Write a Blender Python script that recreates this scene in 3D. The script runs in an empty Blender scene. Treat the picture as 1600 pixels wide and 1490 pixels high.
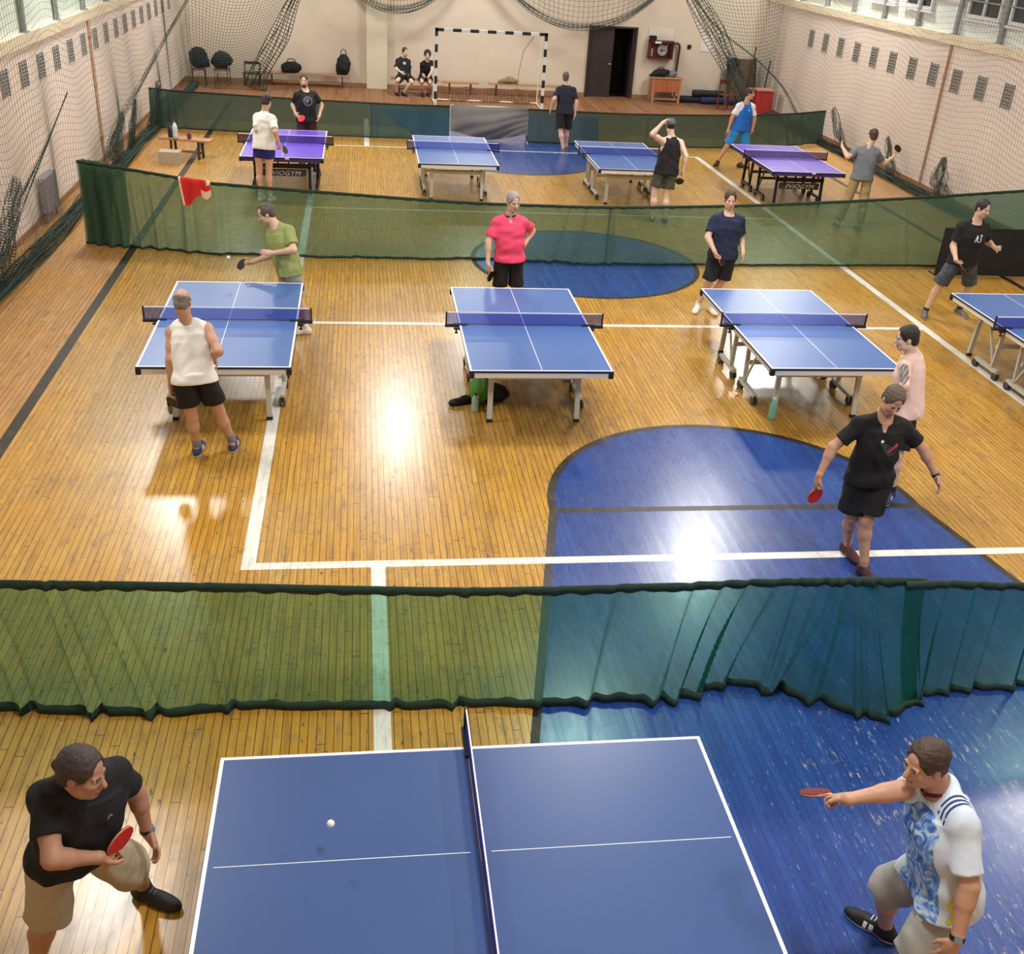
import bpy, bmesh, math, random
import numpy as np
from mathutils import Vector, Matrix
from mathutils.bvhtree import BVHTree

random.seed(7)
rng = np.random.RandomState(7)
scn = bpy.context.scene
col = scn.collection

# ------------------------------------------------------------------ camera, world, exposure
cam_data = bpy.data.cameras.new('camera')
cam_data.sensor_fit = 'HORIZONTAL'
cam_data.sensor_width = 36.0
cam_data.lens = 36.0 * 1637.4 / 1600.0
cam_data.clip_end = 200
cam = bpy.data.objects.new('camera', cam_data)
col.objects.link(cam)
cam.matrix_world = Matrix(((0.99039, 0.00978, -0.13796, 0.0),
                           (-0.12599, 0.47535, -0.87073, 0.0),
                           (0.05706, 0.87974, 0.47202, 4.9546),
                           (0, 0, 0, 1)))
scn.camera = cam

world = bpy.data.worlds.new('world')
scn.world = world
world.use_nodes = True
world.node_tree.nodes['Background'].inputs[0].default_value = (0.75, 0.85, 1.0, 1)
world.node_tree.nodes['Background'].inputs[1].default_value = 0.25
vs = scn.view_settings
vs.view_transform = 'Standard'
vs.look = 'None'
vs.exposure = 0.08
vs.gamma = 1.0
vs.use_curve_mapping = False
try:
    scn.cycles.max_bounces = 8
    scn.cycles.transparent_max_bounces = 24
    scn.cycles.caustics_reflective = False
    scn.cycles.caustics_refractive = False
    scn.cycles.sample_clamp_indirect = 4.0
except Exception:
    pass

LAMP_Z = 6.6
LAMPS = [(-4.0, 20.4), (0.8, 23.6), (6.7, 17.6), (11.2, 26.4), (-3.4, 10.0), (10.3, 11.0), (3.4, 31.5),
         (-3.4, 30.5), (12.0, 30.2), (1.5, 3.5), (3.2, 12.0), (7.0, 5.0)]
LAMP_POWER = 310.0
LAMP_DIM = {4: 0.72, 5: 0.6, 9: 0.8, 11: 0.8}     # lamps turned down to soften floor glare and darken the near end

# ------------------------------------------------------------------ materials
MATS = {}


def srgb(r, g, b):
    f = lambda c: (c / 255 / 12.92) if c / 255 <= 0.04045 else ((c / 255 + 0.055) / 1.055) ** 2.4
    return (f(r), f(g), f(b), 1.0)


def new_mat(name):
    m = bpy.data.materials.new(name)
    m.use_nodes = True
    return m, m.node_tree, m.node_tree.nodes, m.node_tree.links


def mat(name, color, rough=0.5, metal=0.0, noise=0.0, nscale=20.0, bump=0.0, bscale=60.0, emit=None, spec=None, stretch=None):
    """principled material with procedural colour variation and bump"""
    if name in MATS:
        return MATS[name]
    m, nt, N, L = new_mat(name)
    b = N['Principled BSDF']
    b.inputs['Base Color'].default_value = color
    b.inputs['Roughness'].default_value = rough
    b.inputs['Metallic'].default_value = metal
    if spec is not None:
        b.inputs['Specular IOR Level'].default_value = spec
    tc = N.new('ShaderNodeTexCoord')
    vec = tc.outputs['Object']
    if stretch:
        mp = N.new('ShaderNodeMapping')
        mp.inputs['Scale'].default_value = stretch
        L.new(vec, mp.inputs[0])
        vec = mp.outputs[0]
    if noise:
        n = N.new('ShaderNodeTexNoise')
        n.inputs['Scale'].default_value = nscale
        n.inputs['Detail'].default_value = 4
        L.new(vec, n.inputs['Vector'])
        r = N.new('ShaderNodeMapRange')
        r.inputs['From Min'].default_value = 0.25
        r.inputs['From Max'].default_value = 0.75
        r.inputs['To Min'].default_value = 1 - noise
        r.inputs['To Max'].default_value = 1 + noise
        L.new(n.outputs['Fac'], r.inputs['Value'])
        x = N.new('ShaderNodeVectorMath')
        x.operation = 'SCALE'
        x.inputs[0].default_value = color[:3]
        L.new(r.outputs[0], x.inputs['Scale'])
        L.new(x.outputs[0], b.inputs['Base Color'])
    if bump:
        n2 = N.new('ShaderNodeTexNoise')
        n2.inputs['Scale'].default_value = bscale
        n2.inputs['Detail'].default_value = 3
        L.new(vec, n2.inputs['Vector'])
        bp = N.new('ShaderNodeBump')
        bp.inputs['Strength'].default_value = bump
        bp.inputs['Distance'].default_value = 0.01
        L.new(n2.outputs['Fac'], bp.inputs['Height'])
        L.new(bp.outputs[0], b.inputs['Normal'])
    if emit:
        b.inputs['Emission Color'].default_value = emit[0]
        b.inputs['Emission Strength'].default_value = emit[1]
    MATS[name] = m
    return m


def floor_mat(name, kind):
    """varnished strip floor; kind picks the paint on it: wood, sidewood, farwood, blue, white, black"""
    if name in MATS:
        return MATS[name]
    m, nt, N, L = new_mat(name)
    b = N['Principled BSDF']
    tc = N.new('ShaderNodeTexCoord')
    sep = N.new('ShaderNodeSeparateXYZ')
    L.new(tc.outputs['Object'], sep.inputs[0])

    def M(op, a, c=None, clamp=False):
        n = N.new('ShaderNodeMath')
        n.operation = op
        n.use_clamp = clamp
        for i, v in enumerate((a, c)):
            if v is None:
                continue
            if isinstance(v, (int, float)):
                n.inputs[i].default_value = v
            else:
                L.new(v, n.inputs[i])
        return n.outputs[0]
    W = 0.058
    xs = M('DIVIDE', sep.outputs['X'], W)
    ix = M('FLOOR', xs)
    fx = M('FRACT', xs)
    wn = N.new('ShaderNodeTexWhiteNoise')
    wn.noise_dimensions = '1D'
    L.new(ix, wn.inputs['W'])
    off = M('MULTIPLY', wn.outputs['Value'], 7.3)
    ys = M('DIVIDE', M('ADD', sep.outputs['Y'], off), 2.3)
    iy = M('FLOOR', ys)
    fy = M('FRACT', ys)
    wn2 = N.new('ShaderNodeTexWhiteNoise')
    wn2.noise_dimensions = '2D'
    cmb = N.new('ShaderNodeCombineXYZ')
    L.new(ix, cmb.inputs[0])
    L.new(iy, cmb.inputs[1])
    L.new(cmb.outputs[0], wn2.inputs['Vector'])
    # groove mask : 1 in the gap
    gx = M('LESS_THAN', M('MINIMUM', fx, M('SUBTRACT', 1.0, fx)), 0.045)
    gy = M('LESS_THAN', M('MINIMUM', fy, M('SUBTRACT', 1.0, fy)), 0.0014)
    groove = M('MAXIMUM', gx, gy)
    # grain
    mp = N.new('ShaderNodeMapping')
    mp.inputs['Scale'].default_value = (28, 1.6, 1)
    L.new(tc.outputs['Object'], mp.inputs[0])
    gr = N.new('ShaderNodeTexNoise')
    gr.inputs['Scale'].default_value = 1.0
    gr.inputs['Detail'].default_value = 5
    L.new(mp.outputs[0], gr.inputs['Vector'])
    big = N.new('ShaderNodeTexNoise')
    big.inputs['Scale'].default_value = 0.55
    big.inputs['Detail'].default_value = 5
    big.inputs['Roughness'].default_value = 0.65
    L.new(tc.outputs['Object'], big.inputs['Vector'])
    mp2 = N.new('ShaderNodeMapping')
    mp2.inputs['Scale'].default_value = (5.0, 1.6, 1)
    L.new(tc.outputs['Object'], mp2.inputs[0])
    st = N.new('ShaderNodeTexNoise')
    st.inputs['Scale'].default_value = 2.2
    st.inputs['Detail'].default_value = 8
    st.inputs['Roughness'].default_value = 0.75
    L.new(mp2.outputs[0], st.inputs['Vector'])

    def ramp(sock, stops):
        r = N.new('ShaderNodeValToRGB')
        e = r.color_ramp.elements
        while len(e) < len(stops):
            e.new(0.5)
        for el, (p, c) in zip(e, stops):
            el.position = p
            el.color = c
        L.new(sock, r.inputs[0])
        return r.outputs[0]

    def mix(fac, a, c, mode='MIX'):
        n = N.new('ShaderNodeMix')
        n.data_type = 'RGBA'
        n.blend_type = mode
        for i, v in ((0, fac), (6, a), (7, c)):
            if isinstance(v, (int, float)):
                n.inputs[i].default_value = v
            elif isinstance(v, tuple):
                n.inputs[i].default_value = v
            else:
                L.new(v, n.inputs[i])
        return n.outputs[2]
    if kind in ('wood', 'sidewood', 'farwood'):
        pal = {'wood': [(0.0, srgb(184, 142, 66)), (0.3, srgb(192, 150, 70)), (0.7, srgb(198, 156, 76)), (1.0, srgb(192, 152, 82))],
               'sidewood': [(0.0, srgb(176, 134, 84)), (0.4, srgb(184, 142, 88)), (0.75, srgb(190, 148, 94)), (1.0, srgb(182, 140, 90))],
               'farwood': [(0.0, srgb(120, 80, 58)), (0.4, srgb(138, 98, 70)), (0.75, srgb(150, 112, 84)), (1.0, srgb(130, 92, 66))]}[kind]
        c = ramp(wn2.outputs['Value'], pal)
        # broad yellowed / pale areas
        tint = ramp(big.outputs['Fac'], [(0.38, srgb(255, 234, 140)), (0.5, srgb(255, 246, 214)), (0.64, srgb(240, 228, 224))])
        c = mix(0.85, c, tint, 'MULTIPLY')
        g = ramp(gr.outputs['Fac'], [(0.3, (0.72, 0.70, 0.66, 1)), (0.6, (1.05, 1.04, 1.02, 1))])
        c = mix(1.0, c, g, 'MULTIPLY')
        # worn dirty patches
        dirt = ramp(st.outputs['Fac'], [(0.525, (0, 0, 0, 1)), (0.66, (0.75, 0.75, 0.75, 1))])
        c = mix(dirt, c, srgb(126, 98, 70))
        # small dark knots and scuffs
        mp4 = N.new('ShaderNodeMapping')
        mp4.inputs['Scale'].default_value = (30, 9, 1)
        L.new(tc.outputs['Object'], mp4.inputs[0])
        kn = N.new('ShaderNodeTexNoise')
        kn.inputs['Scale'].default_value = 1.0
        kn.inputs['Detail'].default_value = 3
        L.new(mp4.outputs[0], kn.inputs['Vector'])
        c = mix(M('MULTIPLY', M('SUBTRACT', kn.outputs['Fac'], 0.64), 9.0, True), c, srgb(84, 54, 28))
        mp6 = N.new('ShaderNodeMapping')
        mp6.inputs['Scale'].default_value = (11, 42, 1)
        mp6.inputs['Rotation'].default_value = (0, 0, 0.25)
        L.new(tc.outputs['Object'], mp6.inputs[0])
        kx = N.new('ShaderNodeTexNoise')
        kx.inputs['Scale'].default_value = 1.0
        kx.inputs['Detail'].default_value = 2
        L.new(mp6.outputs[0], kx.inputs['Vector'])
        c = mix(M('MULTIPLY', M('SUBTRACT', kx.outputs['Fac'], 0.66), 8.0, True), c, srgb(96, 66, 36))
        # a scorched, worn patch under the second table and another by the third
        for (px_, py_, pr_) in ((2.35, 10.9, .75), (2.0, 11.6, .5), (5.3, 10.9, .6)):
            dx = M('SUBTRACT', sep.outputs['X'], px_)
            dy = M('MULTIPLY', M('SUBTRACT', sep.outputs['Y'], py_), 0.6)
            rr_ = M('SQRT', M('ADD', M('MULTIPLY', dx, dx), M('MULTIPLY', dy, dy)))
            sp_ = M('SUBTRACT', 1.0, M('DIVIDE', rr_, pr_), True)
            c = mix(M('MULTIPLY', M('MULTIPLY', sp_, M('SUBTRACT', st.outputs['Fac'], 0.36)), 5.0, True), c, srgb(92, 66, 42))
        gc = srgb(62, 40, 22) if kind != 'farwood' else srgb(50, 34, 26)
        c = mix(M('MULTIPLY', groove, 0.92), c, gc)
    elif kind == 'blue':
        c = ramp(wn2.outputs['Value'], [(0, srgb(32, 62, 130)), (0.5, srgb(34, 66, 138)), (1.0, srgb(38, 74, 144))])
        c = mix(0.5, c, ramp(big.outputs['Fac'], [(0.35, (0.7, 0.75, 0.8, 1)), (0.65, (1.15, 1.15, 1.1, 1))]), 'MULTIPLY')
        # paint worn to wood in streaks, mostly toward the near right
        mp3 = N.new('ShaderNodeMapping')
        mp3.inputs['Scale'].default_value = (22, 4.5, 1)
        L.new(tc.outputs['Object'], mp3.inputs[0])
        w = N.new('ShaderNodeTexNoise')
        w.inputs['Scale'].default_value = 1.3
        w.inputs['Detail'].default_value = 9
        w.inputs['Roughness'].default_value = 0.8
        L.new(mp3.outputs[0], w.inputs['Vector'])
        near = M('MULTIPLY', M('SUBTRACT', 6.2, sep.outputs['Y'], True), M('SUBTRACT', sep.outputs['X'], 2.2, True))
        thr = M('SUBTRACT', 0.64, M('MULTIPLY', near, 0.072))
        worn = M('MULTIPLY', M('SUBTRACT', w.outputs['Fac'], thr), 14.0, True)
        c = mix(worn, c, srgb(206, 192, 150))
        mp5 = N.new('ShaderNodeMapping')
        mp5.inputs['Scale'].default_value = (60, 14, 1)
        L.new(tc.outputs['Object'], mp5.inputs[0])
        k2 = N.new('ShaderNodeTexNoise')
        k2.inputs['Scale'].default_value = 1.0
        k2.inputs['Detail'].default_value = 4
        L.new(mp5.outputs[0], k2.inputs['Vector'])
        c = mix(M('MULTIPLY', M('SUBTRACT', k2.outputs['Fac'], M('SUBTRACT', 0.66, M('MULTIPLY', near, 0.03))), 6.0, True), c, srgb(170, 176, 170))
        c = mix(M('MULTIPLY', groove, 0.6), c, srgb(16, 36, 96))
    elif kind == 'white':
        c = mix(M('MULTIPLY', groove, 0.2), ramp(st.outputs['Fac'], [(0.5, srgb(232, 230, 222)), (0.72, srgb(190, 176, 150))]), srgb(150, 140, 120))
    else:
        c = ramp(st.outputs['Fac'], [(0.5, srgb(38, 32, 26)), (0.72, srgb(84, 64, 44))])
    L.new(c, b.inputs['Base Color'])
    base_r = {'wood': 0.28, 'sidewood': 0.45, 'farwood': 0.5, 'blue': 0.26, 'white': 0.3, 'black': 0.4}[kind]
    rr = M('ADD', M('MULTIPLY', st.outputs['Fac'], 0.28), base_r - 0.12)
    L.new(rr, b.inputs['Roughness'])
    # each strip is slightly cupped and tilted, which streaks the lamp reflections
    tilt = M('MULTIPLY', M('SUBTRACT', wn2.outputs['Value'], 0.5), M('MULTIPLY', fx, 1.0))
    h = M('ADD', M('MULTIPLY', groove, -0.5), tilt)
    h = M('ADD', h, M('MULTIPLY', gr.outputs['Fac'], 0.35))
    bp = N.new('ShaderNodeBump')
    bp.inputs['Strength'].default_value = 0.6
    bp.inputs['Distance'].default_value = 0.0022
    L.new(h, bp.inputs['Height'])
    L.new(bp.outputs[0], b.inputs['Normal'])
    b.inputs['Coat Weight'].default_value = 0.4 if kind in ('wood', 'blue', 'white') else 0.0
    b.inputs['Coat Roughness'].default_value = 0.22
    MATS[name] = m
    return m


def sheer_mat(name, trans, cloth, opacity):
    """thin woven cloth: part of the light passes tinted, part is scattered; denser seen edge-on"""
    if name in MATS:
        return MATS[name]
    m, nt, N, L = new_mat(name)
    for n in list(N):
        if n.type == 'BSDF_PRINCIPLED':
            N.remove(n)
    out = [n for n in N if n.type == 'OUTPUT_MATERIAL'][0]
    t = N.new('ShaderNodeBsdfTransparent')
    t.inputs[0].default_value = trans
    d = N.new('ShaderNodeBsdfDiffuse')
    d.inputs[0].default_value = cloth
    tl = N.new('ShaderNodeBsdfTranslucent')
    tl.inputs[0].default_value = cloth
    a = N.new('ShaderNodeMixShader')
    a.inputs[0].default_value = 0.35
    L.new(d.outputs[0], a.inputs[1])
    L.new(tl.outputs[0], a.inputs[2])
    lw = N.new('ShaderNodeLayerWeight')
    lw.inputs['Blend'].default_value = 0.35
    tc = N.new('ShaderNodeTexCoord')
    mp = N.new('ShaderNodeMapping')
    mp.inputs['Scale'].default_value = (3, 3, 60)
    L.new(tc.outputs['Object'], mp.inputs[0])
    nz = N.new('ShaderNodeTexNoise')
    nz.inputs['Scale'].default_value = 2.0
    nz.inputs['Detail'].default_value = 5
    L.new(mp.outputs[0], nz.inputs['Vector'])
    mr = N.new('ShaderNodeMapRange')
    mr.inputs['From Min'].default_value = 0.3
    mr.inputs['From Max'].default_value = 0.7
    mr.inputs['To Min'].default_value = opacity - 0.06
    mr.inputs['To Max'].default_value = opacity + 0.06
    L.new(nz.outputs['Fac'], mr.inputs['Value'])
    ad = N.new('ShaderNodeMath')
    ad.operation = 'MULTIPLY_ADD'
    ad.use_clamp = True
    L.new(lw.outputs['Facing'], ad.inputs[0])
    ad.inputs[1].default_value = 0.75
    L.new(mr.outputs[0], ad.inputs[2])
    x = N.new('ShaderNodeMixShader')
    L.new(ad.outputs[0], x.inputs[0])
    L.new(t.outputs[0], x.inputs[1])
    L.new(a.outputs[0], x.inputs[2])
    L.new(x.outputs[0], out.inputs[0])
    MATS[name] = m
    return m


# ------------------------------------------------------------------ mesh builder
class MB:
    def __init__(self):
        self.v, self.f, self.mi = [], [], []
        self.m = 0

    def poly(self, pts):
        n = len(self.v)
        self.v += [tuple(p) for p in pts]
        self.f.append(tuple(range(n, n + len(pts))))
        self.mi.append(self.m)

    def mesh(self, vs, fs):
        n = len(self.v)
        self.v += [tuple(p) for p in vs]
        for f in fs:
            self.f.append(tuple(i + n for i in f))
            self.mi.append(self.m)

    def box(self, c, s, rz=0, M=None, bev=0.0):
        """box centred on c with full sizes s; bev chamfers all edges"""
        hx, hy, hz = s[0] / 2, s[1] / 2, s[2] / 2
        R = M or Matrix.Rotation(rz, 3, 'Z')
        if bev <= 0:
            vs = [(x, y, z) for x in (-hx, hx) for y in (-hy, hy) for z in (-hz, hz)]
            fs = [(0, 1, 3, 2), (4, 6, 7, 5), (0, 4, 5, 1), (2, 3, 7, 6), (0, 2, 6, 4), (1, 5, 7, 3)]
        else:
            bm = bmesh.new()
            bmesh.ops.create_cube(bm, size=1)
            for q in bm.verts:
                q.co = Vector((q.co.x * s[0], q.co.y * s[1], q.co.z * s[2]))
            bmesh.ops.bevel(bm, geom=bm.edges[:], offset=bev, segments=2, affect='EDGES', profile=0.5)
            bm.verts.ensure_lookup_table()
            vs = [tuple(q.co) for q in bm.verts]
            fs = [tuple(q.index for q in f.verts) for f in bm.faces]
            bm.free()
        cc = Vector(c)
        self.mesh([R @ Vector(p) + cc for p in vs], fs)

    def tube(self, pts, r, n=8, caps=True, r2=None):
        """tube along a polyline"""
        P = [Vector(p) for p in pts]
        rings = []
        up = None
        for i, p in enumerate(P):
            d = (P[min(i + 1, len(P) - 1)] - P[max(i - 1, 0)]).normalized()
            if up is None:
                up = Vector((0, 0, 1)) if abs(d.z) < 0.9 else Vector((1, 0, 0))
            a = d.cross(up)
            if a.length < 1e-4:
                a = d.cross(Vector((0, 1, 0)))
            a.normalize()
            b_ = a.cross(d).normalized()
            up = b_
            rr = r if r2 is None else r + (r2 - r) * i / (len(P) - 1)
            rings.append([p + (a * math.cos(t) + b_ * math.sin(t)) * rr for t in [2 * math.pi * k / n for k in range(n)]])
        vs = [q for ring in rings for q in ring]
        fs = []
        for i in range(len(P) - 1):
            for k in range(n):
                fs.append((i * n + k, i * n + (k + 1) % n, (i + 1) * n + (k + 1) % n, (i + 1) * n + k))
        if caps:
            fs.append(tuple(range(n))[::-1])
            fs.append(tuple((len(P) - 1) * n + k for k in range(n)))
        self.mesh(vs, fs)

    def bar(self, a, b_, w, h, up=(0, 0, 1)):
        """rectangular bar from a to b"""
        A, B = Vector(a), Vector(b_)
        d = (B - A).normalized()
        u = Vector(up)
        s = d.cross(u)
        if s.length < 1e-4:
            s = d.cross(Vector((0, 1, 0)))
        s.normalize()
        t = s.cross(d).normalized()
        M3 = Matrix((s, d, t)).transposed()
        self.box((A + B) / 2, (w, (B - A).length, h), M=M3)

    def lathe(self, c, prof, n=16, axis='Z'):
        c = Vector(c)
        vs, fs = [], []
        for r, z in prof:
            for k in range(n):
                t = 2 * math.pi * k / n
                p = (r * math.cos(t), r * math.sin(t), z)
                if axis == 'X':
                    p = (z, p[0], p[1])
                elif axis == 'Y':
                    p = (p[0], z, p[1])
                vs.append(c + Vector(p))
        for i in range(len(prof) - 1):
            for k in range(n):
                fs.append((i * n + k, i * n + (k + 1) % n, (i + 1) * n + (k + 1) % n, (i + 1) * n + k))
        fs.append(tuple(range(n))[::-1])
        fs.append(tuple((len(prof) - 1) * n + k for k in range(n)))
        self.mesh(vs, fs)

    def build(self, name, mats, parent=None, smooth=False, loc=None):
        me = bpy.data.meshes.new(name)
        me.from_pydata([tuple(p) for p in self.v], [], self.f)
        if not isinstance(mats, (list, tuple)):
            mats = [mats]
        for m in mats:
            me.materials.append(m)
        me.polygons.foreach_set('material_index', self.mi)
        if smooth:
            me.polygons.foreach_set('use_smooth', [True] * len(self.f))
        me.update()
        bm = bmesh.new()
        bm.from_mesh(me)
        bmesh.ops.recalc_face_normals(bm, faces=bm.faces[:])
        bm.to_mesh(me)
        bm.free()
        o = bpy.data.objects.new(name, me)
        col.objects.link(o)
        if parent:
            o.parent = parent
        if loc:
            o.location = loc
        return o


def tag(o, label=None, cat=None, group=None, kind=None):
    if label:
        o['label'] = label
    if cat:
        o['category'] = cat
    if group:
        o['group'] = group
    if kind:
        o['kind'] = kind
    return o


def thing(name, label, cat, loc=(0, 0, 0), rz=0, group=None):
    o = bpy.data.objects.new(name, None)
    o.empty_display_size = 0.1
    col.objects.link(o)
    o.location = loc
    o.rotation_euler = (0, 0, rz)
    return tag(o, label, cat, group)


def copy_tree(o, parent=None):
    c = o.copy()
    col.objects.link(c)
    c.parent = parent
    for ch in list(o.children):
        copy_tree(ch, c)
    return c


def np_mesh(name, V_, F_, mats, parent=None, mi=None, smooth=True):
    me = bpy.data.meshes.new(name)
    me.from_pydata(np.asarray(V_, float).tolist(), [], np.asarray(F_).tolist() if not isinstance(F_, list) else F_)
    if not isinstance(mats, (list, tuple)):
        mats = [mats]
    for m in mats:
        me.materials.append(m)
    if mi is not None:
        me.polygons.foreach_set('material_index', np.asarray(mi, dtype=np.int32))
    if smooth:
        me.polygons.foreach_set('use_smooth', np.ones(len(me.polygons), bool))
    me.update()
    o = bpy.data.objects.new(name, me)
    col.objects.link(o)
    o.parent = parent
    return o

# ------------------------------------------------------------------ the hall
CX = 3.6                      # centre line of the court
XL, XR, YF, YN = -5.3, 12.6, 34.5, -1.5
m_wood = floor_mat('strip_floor_varnished', 'wood')
m_side = floor_mat('strip_floor_dull', 'sidewood')
m_farw = floor_mat('strip_floor_brown', 'farwood')
m_blue = floor_mat('court_paint_blue', 'blue')
m_white = floor_mat('court_paint_white', 'white')
m_black = floor_mat('court_paint_black', 'black')

fl = MB()


def rect(b, x0, x1, y0, y1, z):
    b.poly([(x0, y0, z), (x1, y0, z), (x1, y1, z), (x0, y1, z)])


fl.m = 0
rect(fl, -3.6, 10.8, YN, 28.0, 0)
fl.m = 1
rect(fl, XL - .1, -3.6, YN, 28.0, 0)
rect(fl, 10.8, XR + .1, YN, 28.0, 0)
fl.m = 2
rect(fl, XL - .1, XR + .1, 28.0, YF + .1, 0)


def key(yb, yt, sgn):
    """trapezoid lane with a half circle on its free-throw line"""
    o = [(CX - 3.0 , yb), (CX + 3.0, yb), (CX + 1.8, yt)]
    for k in range(1, 40):
        a = math.pi * k / 40
        o.append((CX + 1.8 * math.cos(a), yt + sgn * 1.8 * math.sin(a)))
    o.append((CX - 1.8, yt))
    return o


def outline(b, pts, w, z, closed=True):
    n = len(pts)
    cxm = sum(p[0] for p in pts) / n
    cym = sum(p[1] for p in pts) / n
    P = [Vector((p[0], p[1])) for p in pts]
    offs = []
    for i in range(n):
        a, c = P[i - 1], P[(i + 1) % n]
        d = (c - a).normalized()
        nrm = Vector((-d.y, d.x))
        if nrm.dot(P[i] - Vector((cxm, cym))) < 0:
            nrm = -nrm
        offs.append(P[i] + nrm * w)
    for i in range(n if closed else n - 1):
        j = (i + 1) % n
        b.poly([(P[i].x, P[i].y, z), (P[j].x, P[j].y, z), (offs[j].x, offs[j].y, z), (offs[i].x, offs[i].y, z)])


kn = key(2.66, 8.46, 1)
kf = key(30.5, 24.74, -1)
circ = [(CX + 1.8 * math.cos(2 * math.pi * k / 72), 16.55 + 1.8 * math.sin(2 * math.pi * k / 72)) for k in range(72)]
fl.m = 3
for P_ in (kn, kf, circ):
    fl.poly([(x, y, 0.0006) for x, y in P_])
fl.m = 5
for P_ in (kn, kf, circ):
    outline(fl, P_, 0.08, 0.0008)
rect(fl, CX - 1.8, CX + 1.8, 8.42, 8.51, 0.001)
rect(fl, -3.65, -3.53, YN, 31.0, 0.001)
rect(fl, 10.73, 10.85, YN, 31.0, 0.001)
fl.m = 4
zl = 0.0013
for x in (-0.99, 8.07):
    rect(fl, x - .06, x + .06, 7.655, 25.38, zl)
rect(fl, -1.05, 8.13, 7.55, 7.655, zl)
rect(fl, 8.13, 12.0, 7.56, 7.645, zl)
rect(fl, -1.05, 8.13, 25.38, 25.45, zl)
rect(fl, -.93, 8.01, 13.485, 13.575, zl)
rect(fl, -.93, 8.01, 19.60, 19.66, zl)
rect(fl, .035, .155, 2.0, 7.55, zl)
rect(fl, .035, .155, 25.45, 29.0, zl)
floor = fl.build('floor', [m_wood, m_side, m_farw, m_blue, m_white, m_black])
tag(floor, kind='structure')
# a solid slab under the boards
sb = MB()
sb.box((CX + .05, 16.5, -0.11), (18.4, 36.6, 0.2))
tag(sb.build('floor', mat('concrete', srgb(120, 115, 108), .9, noise=.1)), kind='structure').name = 'floor_slab'

m_wall_far = mat('painted_wall_beige', srgb(206, 192, 172), .7, noise=.05, nscale=1.1, bump=.15, bscale=4)
m_wall_side = mat('painted_wall_side', srgb(236, 220, 208), .75, noise=.05, nscale=.8, bump=.2, bscale=3)
m_ledge = mat('ledge_paint', srgb(238, 222, 192), .6, noise=.12, nscale=2)
m_upper = mat('upper_wall_white', srgb(226, 232, 228), .6, noise=.04, nscale=1.5)
m_trim = mat('skirting_brown', srgb(150, 112, 78), .5, noise=.15, nscale=6)
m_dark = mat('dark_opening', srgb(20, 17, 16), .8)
m_slit = mat('vent_grille_grey', srgb(160, 156, 150), .6, noise=.1)
m_glass_d = mat('window_glass_dark', srgb(52, 62, 66), .12, noise=.1, nscale=2)
m_frame = mat('window_frame_white', srgb(222, 224, 222), .45)
m_steel = mat('steel_grey_paint', srgb(150, 154, 152), .45, metal=.2)


def struct(name, b, m, **k):
    o = b.build(name, m, **k)
    return tag(o, kind='structure')


# far wall with a doorway
b = MB()
b.box(((XL - .2 + 7.02) / 2, YF + .15, 3.75), (7.02 - XL + .2, .3, 7.5))
b.box(((8.47 + XR + 1.4) / 2, YF + .15, 3.75), (XR + 1.4 - 8.47, .3, 7.5))
b.box((7.745, YF + .15, 4.785), (1.45, .3, 5.43))
struct('wall_far', b, m_wall_far)
b = MB()
b.box((.45, YF - .1, 3.75), (.62, .2, 7.5))
struct('trim_1', b, mat('pilaster_paint', srgb(204, 196, 170), .7, noise=.04))
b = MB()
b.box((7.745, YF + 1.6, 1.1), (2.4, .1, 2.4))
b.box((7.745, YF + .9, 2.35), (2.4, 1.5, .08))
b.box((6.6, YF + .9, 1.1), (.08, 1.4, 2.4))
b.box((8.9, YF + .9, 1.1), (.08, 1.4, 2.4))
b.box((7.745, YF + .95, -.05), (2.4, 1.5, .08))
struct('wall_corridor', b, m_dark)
# door : left leaf closed, right leaf stands open inward
d = bpy.data.objects.new('door_1', None)
col.objects.link(d)
d.location = (7.02, YF, 0)
tag(d, kind='structure')
m_door = mat('door_dark_brown', srgb(44, 34, 32), .5, noise=.1, nscale=3)
b = MB()
b.box((.39, .05, 1.02), (.76, .05, 2.04))
b.build('door_leaf', m_door, d)
b = MB()
b.box((1.40, .42, 1.02), (.05, .72, 2.04))
b.build('door_leaf', m_door, d)
b = MB()
for x in (-.02, 1.47):
    b.box((x, -.01, 1.04), (.05, .1, 2.08))
b.box((.725, -.01, 2.07), (1.53, .1, .05))
b.build('door_frame', m_door, d)
b = MB()
b.tube([(.72, .0, 1.0), (.72, -.06, 1.0), (.64, -.06, 1.0)], .012)
b.build('door_handle', mat('handle_brass', srgb(170, 150, 110), .35, metal=.8), d)
b = MB()
for x0, x1 in ((XL, .14), (.76, 6.97), (8.52, XR)):
    b.box(((x0 + x1) / 2, YF - .015, .06), (x1 - x0, .03, .12))
struct('baseboard_far', b, m_trim)

# side walls : lower wall, ledge, set-back upper wall
H_L, H_R = 2.68, 3.03
b = MB()
b.box((XL - .15, 16.5, H_L / 2), (.3, 36.3, H_L))
struct('wall_left', b, m_wall_side)
b = MB()
b.box((XL - .14, 16.5, H_L + .09), (.36, 36.3, .18))
struct('trim_2', b, m_ledge)
b = MB()
b.box((XL - .22, 16.5, 5.17), (.3, 36.3, 4.66))
struct('wall_left_upper', b, mat('glass_block_wall', srgb(224, 238, 226), .35, noise=.05, nscale=3))
b = MB()
b.box((XR + .15, 16.5, H_R / 2), (.3, 36.3, H_R))
struct('wall_right', b, m_wall_side)
b = MB()
b.box((XR + .16, 16.5, H_R + .1), (.40, 36.3, .19))
struct('trim_3', b, m_ledge)
b = MB()
b.box((XR + .27, 16.5, 5.36), (.3, 36.3, 4.28))
struct('wall_right_upper', b, m_upper)
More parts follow.
